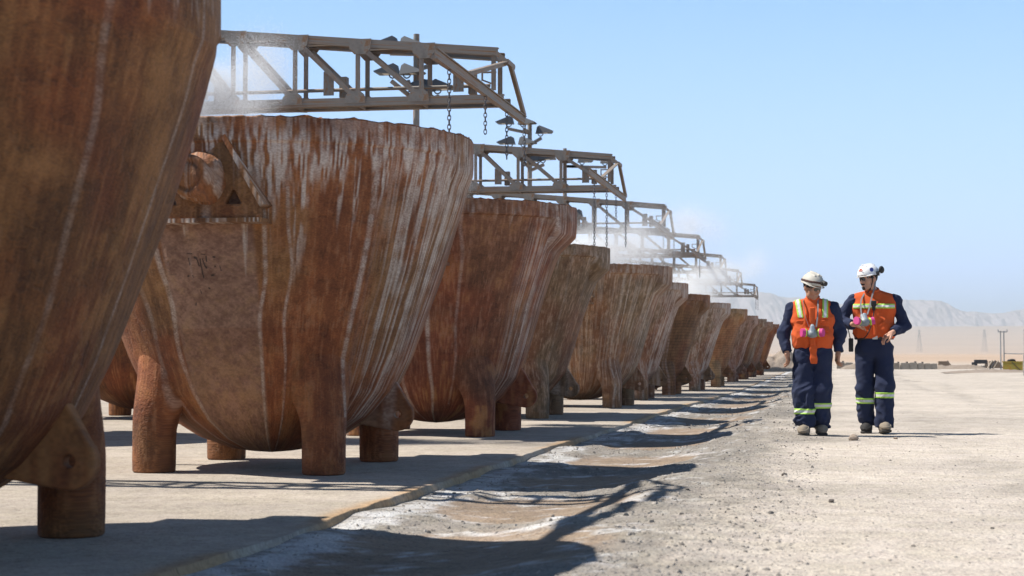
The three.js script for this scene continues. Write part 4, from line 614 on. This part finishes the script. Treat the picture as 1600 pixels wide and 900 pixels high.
// ── walker in the white helmet
{
  const px = 0.44, pz = -19.1, Y = groundY(px, pz), a = Math.atan2(0 - px, 0 - pz);
  const p = person({
    label: 'person in orange shirt and white helmet with ear muffs, holding a pink-filter mask', pos: [px, Y, pz], turn: a, seed: 700, skin: M.skinB, helmet: M.white, lens: M.mirror, thigh: 0.108, knee: 0.090, hem: 0.088, foldLeg: 0.017,
    p: {
      hipX: 0.0, hipY: 0.93, waistY: 1.045, hemY: 0.10, hemLift: 0.02,
      leg: [[[-0.098, 0.90, 0.0], [-0.105, 0.50, 0.0], [-0.085, 0.07, -0.1]], [[0.098, 0.90, 0.0], [0.112, 0.52, 0.07], [0.098, 0.09, 0.05]]],
      torso: { x: 0.0, chestW: 0.11, chestY: 1.36, chestZ: 0.01, chestR: 0.128, bellyW: 0.088, bellyY: 1.17, bellyZ: 0.03, bellyR: 0.122, hemY: 1.07, hemR: 0.118, shoulderW: 0.175, shoulderY: 1.485, shoulderY2: 1.475 },
      neck: [[-0.005, 1.545, -0.01], [-0.035, 1.62, 0.0]], arm: [[[-0.225, 1.455, -0.01], [-0.37, 1.225, 0.02], [-0.225, 1.19, 0.20]], [[0.228, 1.45, -0.015], [0.325, 1.18, 0.01], [0.20, 1.105, 0.17]]],
      head: { c: [-0.055, 1.70, 0.015], yaw: -0.85, pitch: 0.06, roll: 0.06 },
      hand: [{ c: [-0.215, 1.195, 0.215], s: -1, curl: 0.35, rot: [-1.25, 0.9, 1.3] }, { c: [0.19, 1.10, 0.185], s: 1, curl: 0.35, rot: [-0.9, -0.75, -0.55] }],
      foot: [[-0.085, 0.0, -0.08, -0.1, 0.0, M.bootDark], [0.1, 0.008, 0.09, 0.16, 0.1, M.boot]],
      legTape: [[0, 0.325, 0.388], [1, 0.39, 0.452]],
      chestTape: [{ f: (x, y, z) => Math.max(Math.abs(y - 1.395) - 0.027, Math.abs(x) - 0.225), box: [[-0.28, 1.34, -0.2], [0.28, 1.45, 0.22]], col: (x, y) => Math.abs(y - 1.395) > 0.0125 ? LIME : SILVER }],
    },
    gear: ({ o, hel, onHead }) => {
      const muff = (s) => [new THREE.SphereGeometry(0.036, 16, 10).scale(0.62, 1.15, 1).translate(s * 0.128, 0.085, -0.085), new THREE.BoxGeometry(0.02, 0.05, 0.03).translate(s * 0.124, 0.045, -0.03)];
      onHead('ear_muff', mergeGeometries(muff(1)), M.black, hel); onHead('ear_muff', mergeGeometries(muff(-1)), M.black, hel);
      onHead('sticker', new THREE.CylinderGeometry(0.023, 0.023, 0.004, 20).rotateZ(Math.PI / 2).rotateY(-0.2).translate(0.105, 0.092, 0.035).rotateZ(0), M.blue, hel);
      onHead('logo', mergeGeometries([new THREE.BoxGeometry(0.03, 0.01, 0.004).rotateZ(0.5).translate(0.004, 0.104, 0.112), new THREE.BoxGeometry(0.03, 0.008, 0.004).rotateZ(-0.5).translate(0.026, 0.106, 0.109), new THREE.BoxGeometry(0.055, 0.008, 0.004).translate(0.018, 0.09, 0.119)]), M.red, hel);
      onHead('beard', nets((x, y, z) => { const d = headSdf(x, y, z) - 0.004, mus = Math.max(Math.abs(y + 0.061) - 0.006, Math.abs(x) - 0.028), gt = Math.max(Math.abs(y + 0.103) - 0.017, Math.abs(x) - 0.021); return Math.max(d, Math.min(mus, gt), 0.06 - z); }, [-0.05, -0.14, 0.04], [0.05, -0.04, 0.13], 0.004), M.hair);
      onHead('chin_strap', tube([[0.085, 0.03, 0.01], [0.082, -0.04, 0.02], [0.06, -0.1, 0.03], [0.03, -0.16, 0.06]], 0.005), M.dark);
      mesh('belt', nets((x, y, z) => Math.max(join(0.05, cap([-0.088, 1.06, 0], [0.088, 1.06, 0], 0.127, 0.127, 1.08))(x, y, z), Math.abs(y - 1.05) - 0.021), [-0.27, 1.0, -0.2], [0.27, 1.1, 0.2], 0.008), M.belt, o);
      mesh('buckle', box(0.055, 0.036, 0.012, 0.01, 1.05, 0.124), M.metal, o);
      mesh('placket', nets(rbox([0.015, 1.215, 0.142], [0.02, 0.145, 0.012], 0.008), [-0.05, 1.05, 0.1], [0.08, 1.5, 0.2], 0.008), M.orange, o);
      mesh('watch', new THREE.TorusGeometry(0.036, 0.011, 8, 18).rotateY(0.9).translate(0.225, 1.118, 0.15), M.black, o);
    },
  });
  respirator(p.o, 'grey half mask with pink filters held by the white-helmeted walker', [-0.115, 1.235, 0.255], 0.6, -0.5, [[[-0.13, 1.29, 0.245], [-0.14, 1.38, 0.18], [-0.135, 1.46, 0.12], [-0.10, 1.54, 0.04]], [[-0.07, 1.30, 0.25], [-0.045, 1.39, 0.19], [-0.02, 1.5, 0.13], [0.01, 1.6, 0.09], [0.02, 1.68, 0.06]]]);
  const ra = new THREE.Group(); ra.name = numbered('radio_microphone'); ra.position.copy(p.o.position); ra.rotation.copy(p.o.rotation); scene.add(ra); tag(ra, 'black radio microphone clipped to the orange shirt of the white-helmeted walker', 'microphone');
  mesh('housing', nets(join(0.01, rbox([0.0, 1.425, 0.165], [0.03, 0.03, 0.016], 0.01), rbox([0.0, 1.385, 0.162], [0.018, 0.04, 0.014], 0.008)), [-0.05, 1.32, 0.12], [0.05, 1.48, 0.21], 0.005), M.black, ra);
  mesh('cable', tube([[0.0, 1.345, 0.165], [-0.005, 1.28, 0.175], [-0.03, 1.18, 0.175], [-0.09, 1.06, 0.165], [-0.16, 1.03, 0.11], [-0.23, 1.10, 0.03]], 0.006, 40), M.black, ra);
  const rd = new THREE.Group(); rd.name = numbered('handheld_radio'); rd.position.copy(p.o.position); rd.rotation.copy(p.o.rotation); scene.add(rd); tag(rd, 'black handheld radio on the belt of the white-helmeted walker', 'radio');
  mesh('case', nets(rbox([-0.25, 0.97, 0.02], [0.026, 0.075, 0.02], 0.008), [-0.3, 0.87, -0.03], [-0.2, 1.07, 0.07], 0.006), M.black, rd); mesh('antenna', tube([[-0.255, 1.03, 0.01], [-0.27, 1.1, 0.0], [-0.295, 1.19, 0.0]], 0.006), M.black, rd);
}
console.log('people');

// ───────────────────────── far side of the yard ─────────────────────────
const concrete = std(lin(0.42, 0.37, 0.31), 0.95, { map: grainTex }), concreteB = std(lin(0.33, 0.28, 0.23), 0.95, { map: grainTex }), darkSteel = std(lin(0.035, 0.035, 0.04), 0.7), yellow = std(lin(0.42, 0.34, 0.05), 0.75, { map: steelTex }), greyPost = std(lin(0.25, 0.26, 0.27), 0.7), brownB = std(lin(0.26, 0.19, 0.14), 0.95, { map: grainTex });
const bevelBox = (w, h, d, b = 0.03) => prism([[-w / 2 + b, 0], [w / 2 - b, 0], [w / 2, b], [w / 2 - b * 0.4, h - b], [w / 2 - b * 1.4, h], [-w / 2 + b * 1.4, h], [-w / 2 + b * 0.4, h - b], [-w / 2, b]], d - 0.02, 0.01).translate(0, 0, -d / 2);
const far = (x, z, dy = 0) => [x, groundY(x, z) + dy, z];
{
  const blocks = [[3.9, -109.9, 0.36, 0.42, concreteB, 1], [4.4, -110, 0.5, 0.42, concrete, 1], [4.92, -110.1, 0.5, 0.44, concrete, 1], [5.4, -110.2, 0.38, 0.41, concrete, 1], [5.8, -110.3, 0.36, 0.39, concrete, 0], [6.2, -110.4, 0.42, 0.38, concrete, 0], [0.45, -113, 0.5, 0.45, concreteB, 1], [0.98, -113, 0.48, 0.42, concrete, 0], [3.4, -110, 0.46, 0.42, concrete, 1], [2.85, -110, 0.5, 0.42, concreteB, 0]];
  for (const [x, z, w, h, m, cap_] of blocks) { const o = thing('concrete_block', 'low pale concrete block in the row at the far edge of the yard', 'concrete block', far(x, z, -0.02), 0.05, 'concrete blocks along the yard edge'); mesh('block', bevelBox(w, h, 0.5), m, o); if (cap_) mesh('lifting_eye', box(0.12, 0.08, 0.12, w * 0.3, h + 0.04, 0), darkSteel, o); }
  const s = thing('concrete_ramp', 'tan concrete block with a dark sloping end beyond the road', 'concrete block', far(7.2, -115, -0.02)); mesh('block', prism([[-0.45, 0], [0.45, 0], [0.38, 0.25], [0.15, 0.5], [-0.42, 0.5]], 0.6, 0.015).translate(0, 0, -0.3), brownB, s); mesh('dark_plate', place(box(0.5, 0.03, 1, 0, 0, 0.5), V(0.47, 0.0, 0.05), V(0.16, 0.55, 0.05)), darkSteel, s);
  const f = thing('dark_portal', 'dark concrete portal with an opening, beyond the road', 'concrete portal', far(9.45, -115.5, -0.02)); mesh('post', bevelBox(0.34, 0.42, 0.5).translate(-0.34, 0, 0), darkSteel, f); mesh('post', bevelBox(0.16, 0.52, 0.5).translate(0.42, 0, 0), brownB, f); mesh('lintel', box(0.8, 0.26, 0.5, 0.05, 0.46, 0), darkSteel, f); mesh('sill', box(0.6, 0.2, 0.4, 0.06, 0.1, -0.05), concrete, f);
  const b = thing('brown_block', 'brown concrete block beside the dark frame beyond the road', 'concrete block', far(10.5, -116, -0.02)); mesh('block', prism([[-0.4, 0], [0.45, 0], [0.3, 0.38], [0.05, 0.5], [-0.4, 0.48]], 0.6, 0.015).translate(0, 0, -0.3), brownB, b);
  const y = thing('yellow_skip', 'dull yellow steel skip behind the rubble', 'skip', far(9.6, -96, -0.02), -0.1); mesh('body', mergeGeometries([box(1.05, 0.5, 0.04, 0, 0.25, 0.4), box(1.05, 0.5, 0.04, 0, 0.25, -0.4), box(0.04, 0.5, 0.76, 0.505, 0.25, 0), box(0.04, 0.5, 0.76, -0.505, 0.25, 0), box(0.97, 0.03, 0.76, 0, 0.02, 0)]), yellow, y); mesh('rim', mergeGeometries([box(1.12, 0.05, 0.07, 0, 0.525, 0.4), box(1.12, 0.05, 0.07, 0, 0.525, -0.4)]), yellow, y); mesh('brace', place(box(0.03, 0.03, 1, 0, 0, 0.5), V(-0.05, 0.5, 0.45), V(0.4, 0.05, 0.45)), darkSteel, y);
  const t = mesh('tyre', new THREE.TorusGeometry(0.16, 0.07, 8, 18).rotateX(1.3), M.black); t.position.set(...far(9.55, -96.2, 0.55)); tag(t, 'dark rubber ring lying on the yellow skip', 'tyre');
  const g = thing('goal_post', 'thin grey double-post frame with a short cross arm on top', 'post frame', far(9.3, -98.6, -0.02));
  for (const dx of [-0.09, 0.09]) mesh('post', new THREE.CylinderGeometry(0.03, 0.035, 2.2, 8).translate(dx, 1.1, 0), greyPost, g); mesh('cross_arm', box(0.5, 0.05, 0.05, 0.02, 2.14, 0.05), greyPost, g); for (const dx of [-0.22, 0.26]) mesh('insulator', box(0.04, 0.12, 0.04, dx, 2.22, 0.05), greyPost, g); mesh('rail', place(new THREE.CylinderGeometry(0.025, 0.025, 1, 6).rotateX(Math.PI / 2).translate(0, 0, 0.5), V(0.1, 0.93, 0), V(1.35, 0.9, 0.1)), greyPost, g);
  const pl = thing('leaning_planks', 'grey planks leaning beside the double-post frame', 'planks', far(8.75, -98.5, 0)); for (let i = 0; i < 3; i++) mesh('plank', place(box(0.1, 0.03, 1, 0, 0, 0.5), V(-0.35 + i * 0.16, 0, 0.1), V(0.0 + i * 0.16, 0.55, -0.1)), i === 1 ? darkSteel : concreteB, pl);
  const d = thing('sign_post', 'dark board on a post at the road side past the yellow skip', 'post', far(8.02, -75.3, -0.02)); mesh('post', bevelBox(0.09, 0.9, 0.09, 0.01), greyPost, d); mesh('board', box(0.5, 1.0, 0.05, 0.24, 1.35, -0.02), darkSteel, d); mesh('panel', box(0.44, 0.3, 0.02, 0.27, 1.7, 0.022), std(lin(0.5, 0.3, 0.2), 0.8), d); mesh('stay', new THREE.CylinderGeometry(0.015, 0.015, 2.0, 6).translate(-0.02, 1.0, 0.07), greyPost, d);
  // rubble
  const moundGeo = (w, h, dp, seed) => { const gg = new THREE.PlaneGeometry(w, dp, 60, 30).rotateX(-Math.PI / 2), p = gg.attributes.position; for (let i = 0; i < p.count; i++) { const x = p.getX(i), z = p.getZ(i), q = Math.max(0, 1 - Math.pow(2 * Math.abs(x) / w, 2)) * Math.max(0, 1 - Math.pow(2 * Math.abs(z) / dp, 2)); p.setY(i, h * Math.pow(q, 0.7) * (0.4 + 1.2 * fbm(x * 1.6 + seed, z * 1.6, seed, 4)) + 0.1 * q * fbm(x * 9, z * 9, seed + 2, 2) - 0.03); } gg.computeVertexNormals(); return gg; };
  const rub = std(lin(0.30, 0.245, 0.20), 0.95, { map: grainTex });
  for (const [x, z, w, h, dp, l, k] of [[-2.6, -98, 4.2, 0.95, 3, 'heap of grey rubble past the last slag pot', 3], [7.9, -88, 5, 0.10, 5, 'low bank of rubble in front of the yellow skip', 5], [1.4, -111, 2.0, 0.3, 1.6, 'small rubble heap by the concrete blocks', 9], [7.8, -112, 4, 0.25, 2.5, 'grey rubble strip before the dark frame', 12]]) { const m = mesh('rubble_heap', moundGeo(w, h, dp, k), rub); m.position.set(...far(x, z)); tag(m, l, 'rubble'); }
  // transmission towers on the plain
  for (const [x, z] of [[150, -3100], [262, -3100]]) { const q = thing('transmission_tower', 'faint lattice power pylon standing on the hazy plain', 'pylon', [x, groundY(x, z), z], 0.3, 'pylons on the plain'), H = 40; for (const [a, c] of [[1, 1], [1, -1], [-1, 1], [-1, -1]]) mesh('leg', place(box(0.3, 0.3, 1, 0, 0, 0.5), V(a * 4, 0, c * 4), V(a * 0.7, H, c * 0.7)), greyPost, q); for (const yy of [28, 33, 38]) mesh('cross_arm', box(14 - (yy - 28) * 0.5, 0.3, 0.3, 0, yy, 0), greyPost, q); for (let i = 0; i < 5; i++) { const w0 = 4 - i * 0.62, w1 = 4 - (i + 1) * 0.62; mesh('lattice', mergeGeometries([place(box(0.18, 0.18, 1, 0, 0, 0.5), V(-w0, i * 7, w0), V(w1, i * 7 + 7, w1)), place(box(0.18, 0.18, 1, 0, 0, 0.5), V(w0, i * 7, w0), V(-w1, i * 7 + 7, w1))]), greyPost, q); } }
}
console.log('far');
renderer.render(scene, camera);
